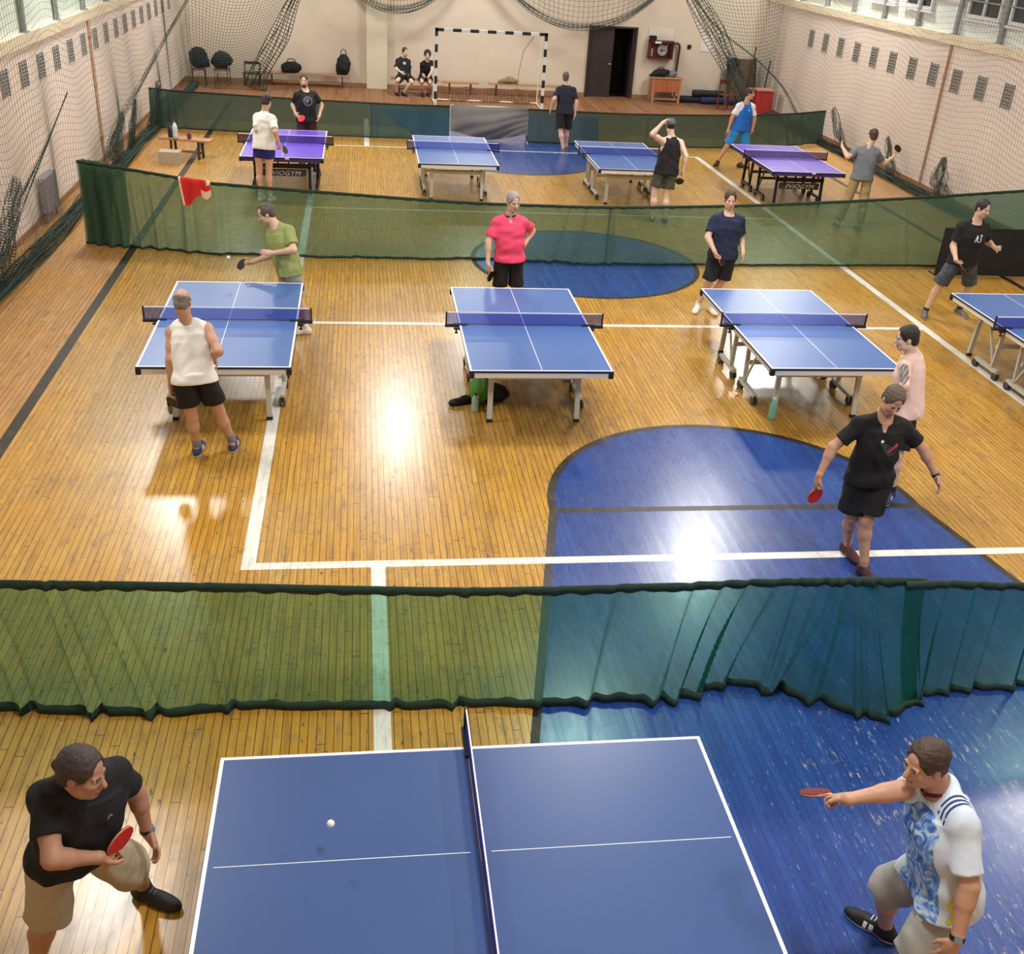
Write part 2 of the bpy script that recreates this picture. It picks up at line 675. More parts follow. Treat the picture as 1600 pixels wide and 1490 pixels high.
b = MB()
b.box((XL + .012, 16.5, .05), (.024, 36, .10))
struct('baseboard_left', b, m_trim)
b = MB()
b.box((XR - .012, 16.5, .05), (.024, 36, .10))
struct('baseboard_right', b, m_trim)
b = MB()
b.box((CX + .1, 16.5, 7.6), (21.5, 36.6, .2))
struct('ceiling', b, mat('ceiling_white', srgb(214, 214, 208), .8, noise=.03, nscale=1))
b = MB()
b.box((CX + .1, -1.75, 3.75), (21.5, .3, 7.5))
struct('wall_near', b, m_wall_side)
# vent slits in the side walls
k = 0
for x, sgn, z0, z1, ys in ((XL, 1, 2.11, 2.48, [12.3 + i * 1.02 for i in range(21)]), (XR, -1, 2.13, 2.58, [13.1 + i * 1.03 for i in range(18)])):
    for i, y in enumerate(ys):
        if abs(y - 23.0) < .45 and sgn > 0:
            continue
        b = MB()
        b.m = 0
        b.box((x - sgn * .004, y, (z0 + z1) / 2), (.02, .34, z1 - z0))
        b.m = 1
        for j in range(7):
            b.box((x + sgn * .012, y, z0 + .03 + j * (z1 - z0 - .06) / 6), (.012, .32, .022))
        for yy in (-.17, .17):
            b.box((x + sgn * .012, y + yy, (z0 + z1) / 2), (.02, .02, z1 - z0 + .02))
        o = b.build('ventilation_grille', [mat('vent_inside', srgb(124, 120, 116), .8), m_slit])
        tag(o, 'grey slatted vent grille set high in the %s wall behind the netting' % ('left' if sgn > 0 else 'right'), 'vent', 'vent grilles along the %s wall' % ('left' if sgn > 0 else 'right'))
# thin brown pipe / stain lines where the walls join
for x, y, h, n in ((XL + .03, 23.0, H_L, 'left'), (XR - .03, 22.85, H_R, 'right')):
    b = MB()
    b.tube([(x, y, .1), (x, y, h)], .028, 8)
    for z in (.5, 1.5, 2.4):
        b.box((x, y, z), (.06, .09, .03))
    tag(b.build('wall_pipe', mat('pipe_paint', srgb(186, 150, 120), .5)), 'thin tan pipe running up the %s wall behind the netting' % n, 'pipe')
# gallery railings on both ledges
for x, z, n, sp, y0 in ((XL - .02, H_L + .18, 'left', 2.05, 12.75), (XR + .05, H_R + .195, 'right', 1.78, 12.3)):
    t = thing('gallery_railing', 'grey steel gallery railing standing on the %s wall ledge' % n, 'railing', (x, 0, z))
    ys = [y0 + sp * i for i in range(int((34 - y0) / sp))]
    for y in ys:
        b = MB()
        b.box((0, y, .85), (.05, .12, 1.7))
        b.box((0, y, .01), (.1, .2, .02))
        b.build('post', m_steel, t)
    for zz in (.7, 1.6):
        b = MB()
        b.bar((0, ys[0] - .5, zz), (0, ys[-1] + .5, zz), .04, .03)
        b.build('rail', m_steel, t)
# windows in the upper right wall
for i, y in enumerate((14.4, 16.3, 20.4, 22.05, 24.9, 26.7, 29.2, 31.0)):
    w = bpy.data.objects.new('window_%d' % (i + 1), None)
    col.objects.link(w)
    w.location = (XR + .11, y, 4.35)
    tag(w, kind='structure')
    b = MB()
    for yy in (-.62, 0, .62):
        b.box((-.03, yy, 0), (.07, .07, 1.5))
    for zz in (-.72, .2, .72):
        b.box((-.03, 0, zz), (.06, 1.3, .07))
    b.build('window_frame', m_frame, w)
    b = MB()
    b.box((-.01, 0, 0), (.02, 1.2, 1.42))
    b.build('window_pane', m_glass_d, w)
    b = MB()
    b.box((-.03, 0, -.79), (.1, 1.45, .05))
    b.build('window_sill', m_frame, w)

# ------------------------------------------------------------------ ceiling lamps
lampproto = None
for i, (x, y) in enumerate(LAMPS):
    t = thing('ceiling_light', 'white rectangular hall lamp hanging from the ceiling', 'ceiling lamp', (x, y, LAMP_Z), 0, 'ceiling lamps of the hall')
    if lampproto is None:
        b = MB()
        b.box((0, 0, .10), (.76, 1.3, .10), bev=.02)
        h = b.build('housing', m_steel, t)
        b = MB()
        b.box((0, 0, .04), (.68, 1.22, .03))
        g = b.build('diffuser', mat('lamp_diffuser', (1, 1, 1, 1), .4, emit=((1, .97, .92, 1), 3.0)), t)
        b = MB()
        for yy in (-.45, .45):
            b.tube([(0, yy, .15), (0, yy, .9)], .006, 6)
        r_ = b.build('suspension_rod', m_steel, t)
        lampproto = (h, g, r_)
    else:
        for s in lampproto:
            c = s.copy()
            col.objects.link(c)
            c.parent = t
    ld = bpy.data.lights.new('hall_lamp', 'AREA')
    ld.shape = 'RECTANGLE'
    ld.size = .68
    ld.size_y = 1.22
    ld.energy = LAMP_POWER * LAMP_DIM.get(i, 1.0)
    ld.color = (1.0, .985, .95)
    lo = bpy.data.objects.new('hall_lamp', ld)
    col.objects.link(lo)
    lo.parent = t
    lo.location = (0, 0, .01)

# ------------------------------------------------------------------ tables
m_tblue = mat('table_top_blue', srgb(70, 102, 160), .36, noise=.03, nscale=3)
m_tblue2 = mat('table_top_deep_blue', srgb(56, 82, 134), .36, noise=.05, nscale=2)
m_tpurple = mat('table_top_purple', srgb(104, 74, 196), .32, noise=.03, nscale=3)
m_tline = mat('table_line_white', srgb(240, 240, 244), .4)
m_tedge = mat('table_edge_navy', srgb(26, 34, 66), .4)
m_apron = mat('apron_aluminium', srgb(222, 222, 218), .45, metal=.05)
m_leg = mat('leg_grey_metal', srgb(196, 196, 190), .45, metal=.05)
m_plastic = mat('black_plastic', srgb(22, 20, 26), .45)
m_wheel = mat('caster_rubber', srgb(70, 68, 66), .6)
m_netcloth = sheer_mat('table_net_mesh', (.42, .46, .78, 1), srgb(64, 60, 150), .30)
m_netgrey = sheer_mat('table_net_mesh_dark', (.45, .40, .55, 1), srgb(40, 34, 60), .45)
m_tapew = mat('net_tape_white', srgb(226, 226, 238), .6)


def ping_table(label, loc, rz, top, style):
    """competition table, length along local y, 2.74 x 1.525, playing surface at .76"""
    t = thing('table_tennis_table', label, 'table tennis table', (loc[0], loc[1], 0), rz, None)
    L_, W_ = 2.74, 1.525
    hw, hl = W_ / 2, L_ / 2
    legm = m_leg if style != 'purple' else mat('leg_black_metal', srgb(34, 32, 40), .4, metal=.2)
    apm = m_apron if style != 'purple' else mat('apron_purple_dark', srgb(58, 46, 104), .4)
    for sy in (1, -1):
        b = MB()
        b.m = 0
        y0, y1 = sorted((sy * .004, sy * hl))
        b.box((0, (y0 + y1) / 2, .7475), (W_, y1 - y0, .025))
        b.m = 1
        z = .7604
        e = .02
        for x in (-hw + e / 2, hw - e / 2):
            b.box((x, (y0 + y1) / 2, z), (e, y1 - y0, .0008))
        b.box((0, sy * (hl - e / 2), z), (W_ - 2 * e, e, .0008))
        b.box((0, (y0 + y1) / 2 , z), (.004 if style == 'near' else .006, y1 - y0 - (.1 if style == 'near' else 0) , .0008))
        b.m = 2
        for x in (-hw, hw):
            b.box((x, (y0 + y1) / 2, .747), (.006, y1 - y0, .022))
        b.box((0, sy * hl, .747), (W_ + .006, .006, .022))
        b.build('table_half', [top, m_tline, m_tedge], t)
        # apron frame under the top
        b = MB()
        for x in (-hw + .03, hw - .03):
            b.box((x, sy * (hl / 2), .705), (.025, hl - .04, .058))
        b.box((0, sy * (hl - .02), .705), (W_ - .06, .025, .058))
        b.box((0, sy * .03, .705), (W_ - .06, .025, .05))
        b.build('apron', apm, t)
        b = MB()
        for x in (-hw + .02, hw - .02):
            b.box((x, sy * (hl - .022), .706), (.055, .055, .07), bev=.008)
        b.build('corner_guard', m_plastic, t)
        # end legs with a cross bar and a stay back to the middle
        yl = sy * (hl - .42)
        for x in (-.48, .48):
            b = MB()
            b.m = 0
            b.bar((x, yl, .68), (x * 1.02, yl + sy * .05, .035), .055, .035, up=(0, 1, 0))
            b.m = 1
            b.box((x * 1.02, yl + sy * .05, .02), (.065, .05, .04), bev=.006)
            b.build('leg', [legm, m_plastic], t)
        b = MB()
        b.bar((-.48, yl, .52), (.48, yl, .52), .04, .06)
        for x in (-.48, .48):
            b.bar((x, yl, .50), (x * .96, sy * .28, .66), .022, .022)
            b.box((x, yl, .52), (.07, .07, .05))
        b.build('cross_bar', legm, t)
        # rolling frame: posts, base beams with casters
        for x in (-.60, .60):
            b = MB()
            b.bar((x, sy * .22, .69), (x, sy * .26, .13), .05, .03, up=(0, 1, 0))
            b.bar((x, sy * .12, .11), (x, sy * .66, .11), .05, .05)
            b.bar((x, sy * .26, .14), (x, sy * .58, .69), .022, .022)
            b.build('wheel_frame', legm, t)
            for yy in (.15, .64):
                b = MB()
                b.m = 0
                b.lathe((x - .035, sy * yy, .05), [(.03, 0), (.05, .004), (.05, .022), (.03, .026)], 16, 'X')
                b.lathe((x + .009, sy * yy, .05), [(.03, 0), (.05, .004), (.05, .022), (.03, .026)], 16, 'X')
                b.m = 1
                b.box((x, sy * yy, .085), (.03, .05, .05))
                b.tube([(x - .04, sy * yy, .05), (x + .04, sy * yy, .05)], .008, 8)
                b.build('caster', [m_wheel, m_plastic], t)
        b = MB()
        b.bar((-.60, sy * .30, .40), (.60, sy * .30, .40), .03, .05)
        b.bar((-.60, sy * .30, .60), (.60, sy * .30, .60), .025, .03)
        b.build('link_bar', legm, t)
    # net set
    nw = .915
    b = MB()
    for x in (-nw, nw):
        b = MB()
        s = 1 if x > 0 else -1
        b.box((x, 0, .835), (.018, .022, .17), bev=.004)
        b.box((x - s * .07, 0, .752), (.17, .05, .03), bev=.006)
        b.box((x - s * .16, -.0, .768), (.16, .045, .012))
        b.box((x - s * .14, 0, .715), (.1, .04, .02))
        b.tube([(x - s * .12, 0, .72), (x - s * .12, 0, .67)], .01, 8)
        b.lathe((x - s * .12, 0, .655), [(.01, 0), (.02, .003), (.02, .015), (.01, .018)], 10)
        b.build('net_clamp', m_plastic, t)
    b = MB()
    n = 24
    for i in range(n):
        x0, x1 = -nw + .01 + (2 * nw - .02) * i / n, -nw + .01 + (2 * nw - .02) * (i + 1) / n
        b.poly([(x0, 0, .768), (x1, 0, .768), (x1, 0, .902), (x0, 0, .902)])
    b.build('net', m_netcloth if style != 'purple' else m_netgrey, t)
    b = MB()
    b.box((0, 0, .908), (2 * nw, .008, .014))
    b.build('net_tape', m_tapew, t)
    b = MB()
    b.bar((-nw + .02, 0, .768), (nw - .02, 0, .768), .004, .006)
    b.build('net_cord', mat('net_cord_navy', srgb(26, 30, 80), .6), t)
    if style == 'purple':
        # maker's banner between the end legs
        b = MB()
        b.box((0, -(hl - .40), .40), (.86, .012, .13))
        b.build('banner', mat('banner_charcoal', srgb(58, 50, 54), .6), t)
        b = MB()
        b.bar((-.5, -(hl - .40), .50), (.5, -(hl - .40), .50), .03, .035)
        for x in (-.3, -.1, .1, .3):
            b.bar((x, -(hl - .40), .50), (x, -(hl - .40), .66), .03, .03)
        b.build('banner_rail', legm, t)
        txt('lettering', 'FVIOGYM', .115, (-.30, -(hl - .40) - .0085, .355), t, mat('lettering_white', srgb(226, 222, 220), .5), shear=.35, sx=1.15)
        b = MB()
        b.box((.10, -hl - .004, .742), (.075, .006, .03))
        b.build('maker_badge', mat('lettering_white', srgb(226, 222, 220), .5), t)
    return t


def txt(name, s, size, loc, parent, m, shear=0.0, sx=1.0, rot=(math.pi / 2, 0, 0)):
    cu = bpy.data.curves.new(name, 'FONT')
    cu.body = s
    cu.size = size
    cu.shear = shear
    cu.extrude = .001
    cu.space_character = 1.1
    o = bpy.data.objects.new(name, cu)
    col.objects.link(o)
    bpy.context.view_layer.update()
    dg = bpy.context.evaluated_depsgraph_get()
    me = bpy.data.meshes.new_from_object(o.evaluated_get(dg))
    bpy.data.objects.remove(o)
    me.materials.clear()
    me.materials.append(m)
    q = bpy.data.objects.new(name, me)
    col.objects.link(q)
    q.parent = parent
    q.location = loc
    q.rotation_euler = rot
    q.scale = (sx, 1, 1)
    return q


TB = [
 ('blue table tennis table between the bald person and the one in lime green', (-1.513, 11.5), 0, m_tblue, 'grey'),
 ('blue table tennis table in front of the person in pink', (1.845, 11.43), 0, m_tblue, 'grey'),
 ('blue table tennis table with a turquoise bottle by its near leg', (5.16, 11.53), 0, m_tblue, 'grey'),
 ('blue table tennis table cut off by the right edge of the photo', (8.68, 11.5), 0, m_tblue, 'grey'),
 ('purple table tennis table on the far court by the person in the white T-shirt', (-1.491, 21.59), 0, m_tpurple, 'purple'),
 ('blue table tennis table on the far court left of the far blue paint', (1.793, 21.47), 0, m_tblue, 'grey'),
 ('blue table tennis table on the far court beside the person in the black tank top', (5.252, 21.48), 0, m_tblue, 'grey'),
 ('purple table tennis table on the far court by the person in grey at the right', (8.833, 21.74), 0, m_tpurple, 'purple'),
 ('large blue table tennis table in the foreground, set crosswise with its net seen end on', (.559, 3.749), math.pi / 2, m_tblue2, 'near'),
]
for a in TB:
    ping_table(*a)

# ------------------------------------------------------------------ curtains


def smoothpts(pts, n):
    """monotone-ish interpolation of control rows (s sorted by first column)"""
    P = np.array(pts, float)
    s = np.linspace(0, 1, len(P))
    t = np.linspace(0, 1, n)
    out = np.empty((n, P.shape[1]))
    for j in range(P.shape[1]):
        # catmull-rom
        p = P[:, j]
        pe = np.r_[2 * p[0] - p[1], p, 2 * p[-1] - p[-2]]
        u = t * (len(P) - 1)
        i = np.minimum(u.astype(int), len(P) - 2)
        f = u - i
        a, b_, c, d_ = pe[i], pe[i + 1], pe[i + 2], pe[i + 3]
        out[:, j] = .5 * ((2 * b_) + (-a + c) * f + (2 * a - 5 * b_ + 4 * c - d_) * f ** 2 + (-a + 3 * b_ - 3 * c + d_) * f ** 3)
    return out


def curtain(name, label, group, rows, nu, nv, clothmat, hemmat, folds, hem_t=.05, hem_b=.05, seed=0, cat='curtain', amp=.03, extra=None):
    """rows: (xtop, ytop, ztop, xbot, ybot, zbot) along the length; folds: (u, slope, width, depth)"""
    r = np.random.RandomState(seed)
    R_ = smoothpts(rows, nu)
    t = thing(name, label, cat, (float(R_[nu // 2, 3]), float(R_[nu // 2, 4]), 0), 0, group)
    base = np.array(t.location)
    V_ = np.zeros((nu, nv, 3))
    tan = np.gradient(R_[:, 3:5], axis=0)
    tan /= np.linalg.norm(tan, axis=1)[:, None]
    nrm = np.c_[tan[:, 1], -tan[:, 0]]
    nrm[nrm[:, 1] > 0] *= -1
    length = np.r_[0, np.cumsum(np.linalg.norm(np.diff(R_[:, 3:5], axis=0), axis=1))]
    ph = r.rand(12) * 6.28
    for j in range(nv):
        v = j / (nv - 1)          # 0 top, 1 bottom
        P = R_[:, :3] * (1 - v) + R_[:, 3:] * v
        d = np.zeros(nu)
        for q, (wl, a_) in enumerate(((1.7, .45), (.83, .3), (.41, .22), (.23, .12))):
            d += a_ * np.sin(length * 6.283 / wl + ph[q] + 1.3 * v * math.sin(ph[q + 5]))
        d *= amp * (v ** .8 + .12)
        sag = -.02 * math.sin(math.pi * v)
        for (fu, sl, wd, dp) in folds:
            c = fu + sl * v
            s_ = (length - c) / wd
            d += dp * np.exp(-s_ ** 2) * math.sin(min(1, v * 1.25 + .1) * math.pi * .55)
            d -= dp * .8 * np.exp(-(s_ - 1.1) ** 2) * math.sin(min(1, v * 1.25 + .1) * math.pi * .55)
        V_[:, j, :2] = P[:, :2] + nrm * (d + sag)[:, None]
        V_[:, j, 2] = P[:, 2]
    V_ -= base
    zt = V_[:, 0, 2].copy()
    hb = V_[:, -1, 2].copy()
    V_[:, -1, 2] = np.maximum(V_[:, -1, 2], .003)
    idx = np.arange(nu * nv).reshape(nu, nv)
    F_ = np.stack([idx[:-1, :-1], idx[1:, :-1], idx[1:, 1:], idx[:-1, 1:]], -1).reshape(-1, 4)
    np_mesh('cloth', V_.reshape(-1, 3), F_, clothmat, t)
    # gathered top hem on a cord, thicker bottom hem : closed flat loops with thickness
    for nm, j0, wd, th in (('top_hem', 0, hem_t, .012), ('bottom_hem', nv - 1, hem_b, .010)):
        pts = V_[:, j0, :]
        inn = V_[:, 1 if j0 == 0 else nv - 2, :]
        dirn = inn - pts
        dirn /= np.linalg.norm(dirn, axis=1)[:, None]
        wv = wd * (1 + .18 * np.sin(length * 31 + 1) * np.sin(length * 7.7))
        lo = pts + dirn * wv[:, None]
        hi = pts - dirn * .006
        n3 = np.c_[nrm, np.zeros(nu)]
        ring = np.stack([hi + n3 * th / 2, lo + n3 * th / 2, lo - n3 * th / 2, hi - n3 * th / 2], 1)
        ring[:, :, 2] = np.maximum(ring[:, :, 2], .0016)
        ii = np.arange(nu * 4).reshape(nu, 4)
        F2 = []
        for k in range(4):
            F2.append(np.stack([ii[:-1, k], ii[1:, k], ii[1:, (k + 1) % 4], ii[:-1, (k + 1) % 4]], -1))
        np_mesh(nm, ring.reshape(-1, 3), np.concatenate(F2), hemmat, t)
    if extra:
        for k_, (n_, off_) in enumerate(extra):
            W_ = V_[:n_].copy()
            W_[:, :, :2] += (nrm[:n_] * off_)[:, None, :] + .02 * np.sin(length[:n_] * 55 + k_ * 2)[:, None, None] * nrm[:n_][:, None, :]
            id2 = np.arange(n_ * nv).reshape(n_, nv)
            np_mesh('bunched_end', W_.reshape(-1, 3), np.stack([id2[:-1, :-1], id2[1:, :-1], id2[1:, 1:], id2[:-1, 1:]], -1).reshape(-1, 4), clothmat, t)
    return t


m_cloth_n = sheer_mat('curtain_green_sheer', (.44, .74, .58, 1), srgb(32, 98, 84), .27)
m_cloth_m = sheer_mat('curtain_green_sheer_old', (.48, .66, .56, 1), srgb(84, 112, 92), .56)
m_cloth_f = sheer_mat('curtain_grey_green', (.40, .55, .48, 1), srgb(66, 84, 78), .74)
m_cloth_b = sheer_mat('curtain_blue_green', (.30, .50, .52, 1), srgb(52, 82, 90), .76)
m_hem_n = mat('hem_dark_green', srgb(24, 54, 44), .8, noise=.2, nscale=30)
m_hem_f = mat('hem_black_green', srgb(30, 40, 36), .8)

near_rows = [(-4.9, 5.95, 1.1, -4.9, 5.95, 0.0), (-3.4, 5.9, 1.09, -3.5, 5.88, .01), (-2.3, 5.85, 1.075, -2.4, 5.86, .01), (-1.5, 5.82, 1.06, -1.41, 5.76, .0), (-.7, 5.79, 1.04, -.68, 5.78, .0),
             (.53, 5.74, 1.01, .56, 5.72, .0), (1.2, 5.71, 1.02, 1.24, 5.70, .0), (1.85, 5.70, 1.03, 1.9, 5.72, .0), (2.15, 5.70, 1.03, 2.2, 5.68, .0), (2.6, 5.69, 1.05, 2.69, 5.84, .0),
             (2.95, 5.68, 1.06, 3.02, 5.74, .0), (3.25, 5.66, 1.07, 3.38, 5.54, .0), (3.5, 5.65, 1.07, 3.70, 5.40, .0), (3.85, 5.64, 1.06, 4.05, 5.62, .0)]
curtain('divider_curtain', 'sheer green divider curtain behind the foreground table, long left panel', 'sheer green divider curtains', near_rows, 420, 22, m_cloth_n, m_hem_n,
        [(2.35, .25, .03, .08), (2.85, .22, .03, .09), (1.9, .25, .03, .06), (3.25, .2, .03, .07), (3.9, .05, .03, .05), (5.05, .02, .02, .04), (5.6, -.1, .03, .05), (6.2, -.1, .03, .03), (7.15, -.2, .05, .08), (7.4, -.3, .05, .06), (7.6, -.3, .04, .07), (7.8, -.28, .04, .06), (6.6, -.15, .05, .06),
         (7.95, -.1, .03, .06), (8.15, -.25, .05, .07), (8.4, -.2, .05, .08), (8.55, 0, .03, .06), (8.7, .05, .03, .06), (8.3, -.4, .04, .06)], .062, .07, 3, amp=.018)
near_rows2 = [(3.68, 5.60, 1.06, 3.86, 5.52, .0), (4.1, 5.63, 1.04, 4.3, 5.68, .0), (4.5, 5.63, 1.01, 4.75, 5.66, .0), (5.2, 5.63, 1.0, 5.4, 5.7, .0), (7.0, 5.64, 1.03, 7.1, 5.68, .0), (9.5, 5.66, 1.1, 9.5, 5.66, .0), (12.0, 5.68, 1.15, 12.0, 5.68, .0)]
curtain('divider_curtain', 'sheer green divider curtain panel ending at the right edge of the photo', 'sheer green divider curtains', near_rows2, 300, 20, m_cloth_n, m_hem_n,
        [(.12, .05, .03, .04), (.35, -.15, .04, .05), (.6, -.15, .04, .05), (.85, -.2, .04, .05), (1.2, -.2, .04, .05), (1.8, -.1, .04, .04)], .060, .06, 4)
mid_rows = [(-4.32, 17.0, 1.29, -4.34, 17.03, 0), (-3.7, 16.88, 1.24, -3.75, 16.86, .0), (-2.9, 16.74, 1.16, -2.95, 16.7, 0), (-2.29, 16.6, 1.11, -2.37, 16.57, 0), (-.66, 16.52, 1.04, -.69, 16.5, 0), (1.0, 16.52, .96, 1.0, 16.5, .0),
            (1.9, 16.52, .93, 1.9, 16.55, 0), (2.9, 16.48, .93, 2.9, 16.5, 0), (3.55, 16.47, .93, 3.62, 16.36, .0), (3.95, 16.46, .94, 3.95, 16.44, .0)]
curtain('divider_curtain', 'green middle divider curtain with a red cloth over it', 'green divider curtains across the middle', mid_rows, 300, 16, m_cloth_m, m_hem_n,
        [(.15, .1, .05, .09), (.35, .12, .05, .09), (.55, .12, .05, .09), (.8, .15, .05, .07), (1.1, .12, .05, .06), (1.6, .1, .06, .05), (2.1, .1, .06, .05), (4.2, .0, .05, .03), (7.7, -.3, .05, .06), (8.0, -.2, .05, .06)], .04, .035, 5, amp=.035, extra=[(38, -.06), (26, -.10), (16, -.14)])
mid_rows2 = [(3.9, 16.44, .94, 3.9, 16.42, .0), (5.2, 16.46, .98, 5.2, 16.46, .0), (6.6, 16.5, 1.04, 6.7, 16.5, 0), (8.9, 16.62, 1.17, 9.0, 16.62, .0), (11.1, 16.7, 1.34, 11.3, 16.7, 0), (12.0, 16.75, 1.40, 12.1, 16.75, 0)]
curtain('divider_curtain', 'green middle divider curtain, right part, behind the person in navy', 'green divider curtains across the middle', mid_rows2, 260, 14, m_cloth_m, m_hem_n,
        [(.05, .05, .05, .05), (2.2, .1, .06, .02), (5.2, .15, .06, .03)], .04, .03, 6, amp=.018)
# far row
curtain('divider_curtain', 'grey-green far divider curtain at the left, behind the bearded person', 'far divider panels',
        [(-5.0, 27.0, .87, -5.05, 26.95, 0), (-4.3, 26.8, .86, -4.3, 26.75, 0), (-3.55, 26.68, .86, -3.6, 26.66, 0), (-1.6, 26.55, .83, -1.6, 26.55, 0), (.22, 26.5, .81, .22, 26.47, 0)], 150, 10, m_cloth_f, m_hem_f,
        [(.1, .05, .06, .07), (.35, .05, .06, .07), (.7, .05, .06, .05)], .03, .03, 7, amp=.02)
curtain('divider_curtain', 'blue-green far divider panel left of the grey cloth barrier', 'far divider panels', [(.2, 26.5, .81, .2, 26.47, 0), (1.2, 26.5, .8, 1.2, 26.5, 0), (2.1, 26.55, .8, 2.1, 26.55, 0)], 60, 10, m_cloth_b, m_hem_f,
        [(.1, .03, .05, .05)], .03, .03, 8, amp=.02)
curtain('divider_curtain', 'dark green far divider curtain right of the grey barrier, behind the person in blue', 'far divider panels',
        [(4.0, 26.6, .79, 4.0, 26.6, 0), (5.5, 26.5, .79, 5.5, 26.5, 0), (6.9, 26.45, .8, 6.9, 26.45, 0), (9.2, 26.7, .82, 9.2, 26.7, .0), (11.0, 27.2, .84, 11.0, 27.2, .02), (12.16, 27.7, .87, 12.2, 27.7, .05)], 200, 10, m_cloth_f, m_hem_f,
        [(3.0, 0, .05, .04), (6.9, .2, .08, .05), (7.4, .25, .08, .05)], .03, .03, 9, amp=.02)
# grey cloth barrier on a light frame
t = thing('cloth_barrier', 'sagging grey cloth barrier on a white tube frame in the far row', 'barrier', (3.08, 26.62, 0), 0)
b = MB()
for x in (-.95, .95):
    b.tube([(x, 0, 0), (x, 0, .80)], .014, 8)
    b.tube([(x, -.28, .012), (x, .28, .012)], .012, 8)
b.tube([(-.95, 0, .80), (.95, 0, .80)], .012, 8)
b.build('frame', m_frame, t)
V_, F_ = [], []
nu, nv = 60, 18
for i in range(nu):
    for j in range(nv):
        u, v = i / (nu - 1), j / (nv - 1)
        x = -.95 + 1.9 * u
        sagb = .05 + .16 * (abs(2 * u - 1) ** 1.5) - .03 * u
        z = .81 - v * (.81 - sagb) + .012 * math.sin(9 * u)
        y = -.03 - .12 * math.sin(math.pi * v) * math.sin(math.pi * u) - .012 * math.sin(26 * v * (.3 + u)) + .01 * math.sin(12 * u + 7 * v)
        V_.append((x, y, z))
for i in range(nu - 1):
    for j in range(nv - 1):
        a = i * nv + j
        F_.append((a, a + nv, a + nv + 1, a + 1))
np_mesh('cloth', V_, F_, mat('barrier_cloth_grey', srgb(118, 114, 110), .85, noise=.08, nscale=6), t)
# black barrier behind the middle curtain at the right
t = thing('black_barrier', 'black court barrier behind the lunging person in black at the right', 'barrier', (10.75, 16.15, 0), 0)
b = MB()
for x in (-1.2, 0, 1.15):
    b.tube([(x, 0, 0), (x, 0, .80)], .012, 8)
    b.tube([(x, -.2, .012), (x, .2, .012)], .012, 8)
b.tube([(-1.2, 0, .80), (1.15, 0, .80)], .012, 8)
b.build('frame', m_plastic, t)
b = MB()
for i in range(30):
    x0, x1 = -1.2 + 2.35 * i / 30, -1.2 + 2.35 * (i + 1) / 30
    f = lambda x: -.02 - .015 * math.sin(x * 5)
    b.poly([(x0, f(x0), .01), (x1, f(x1), .01), (x1, f(x1) + .01, .80), (x0, f(x0) + .01, .80)])
b.build('cloth', mat('barrier_cloth_black', srgb(22, 22, 24), .8), t)

# ------------------------------------------------------------------ netting


def strands(name, S, rad, m, parent=None, step_u=1, step_v=1):
    """S: (nu, nv, 3) grid of knots; every row and column becomes a thin three-sided cord"""
    Vs, Fs, n0 = [], [], 0

    def cords(A):
        nonlocal n0
        k, n = A.shape[0], A.shape[1]
        T = np.gradient(A, axis=1)
        T /= np.linalg.norm(T, axis=2)[..., None] + 1e-9
        up = np.array([.31, .57, .76])
        a = np.cross(T, up)
        a /= np.linalg.norm(a, axis=2)[..., None] + 1e-9
        c = np.cross(T, a)
        ring = np.stack([A + (a * math.cos(t_) + c * math.sin(t_)) * rad for t_ in (0, 2.094, 4.189)], 2)
        Vs.append(ring.reshape(-1, 3))
        ii = (np.arange(k * n * 3) + n0).reshape(k, n, 3)
        for q in range(3):
            r_ = (q + 1) % 3
            Fs.append(np.stack([ii[:, :-1, q], ii[:, 1:, q], ii[:, 1:, r_], ii[:, :-1, r_]], -1).reshape(-1, 4))
        n0 += k * n * 3
    cords(S)
    cords(S.transpose(1, 0, 2))
    o = np_mesh(name, np.concatenate(Vs), np.concatenate(Fs), m, parent)
    return o


m_net = mat('net_cord_green', srgb(58, 74, 66), .8)
m_net2 = mat('net_cord_dark_green', srgb(36, 56, 46), .8)


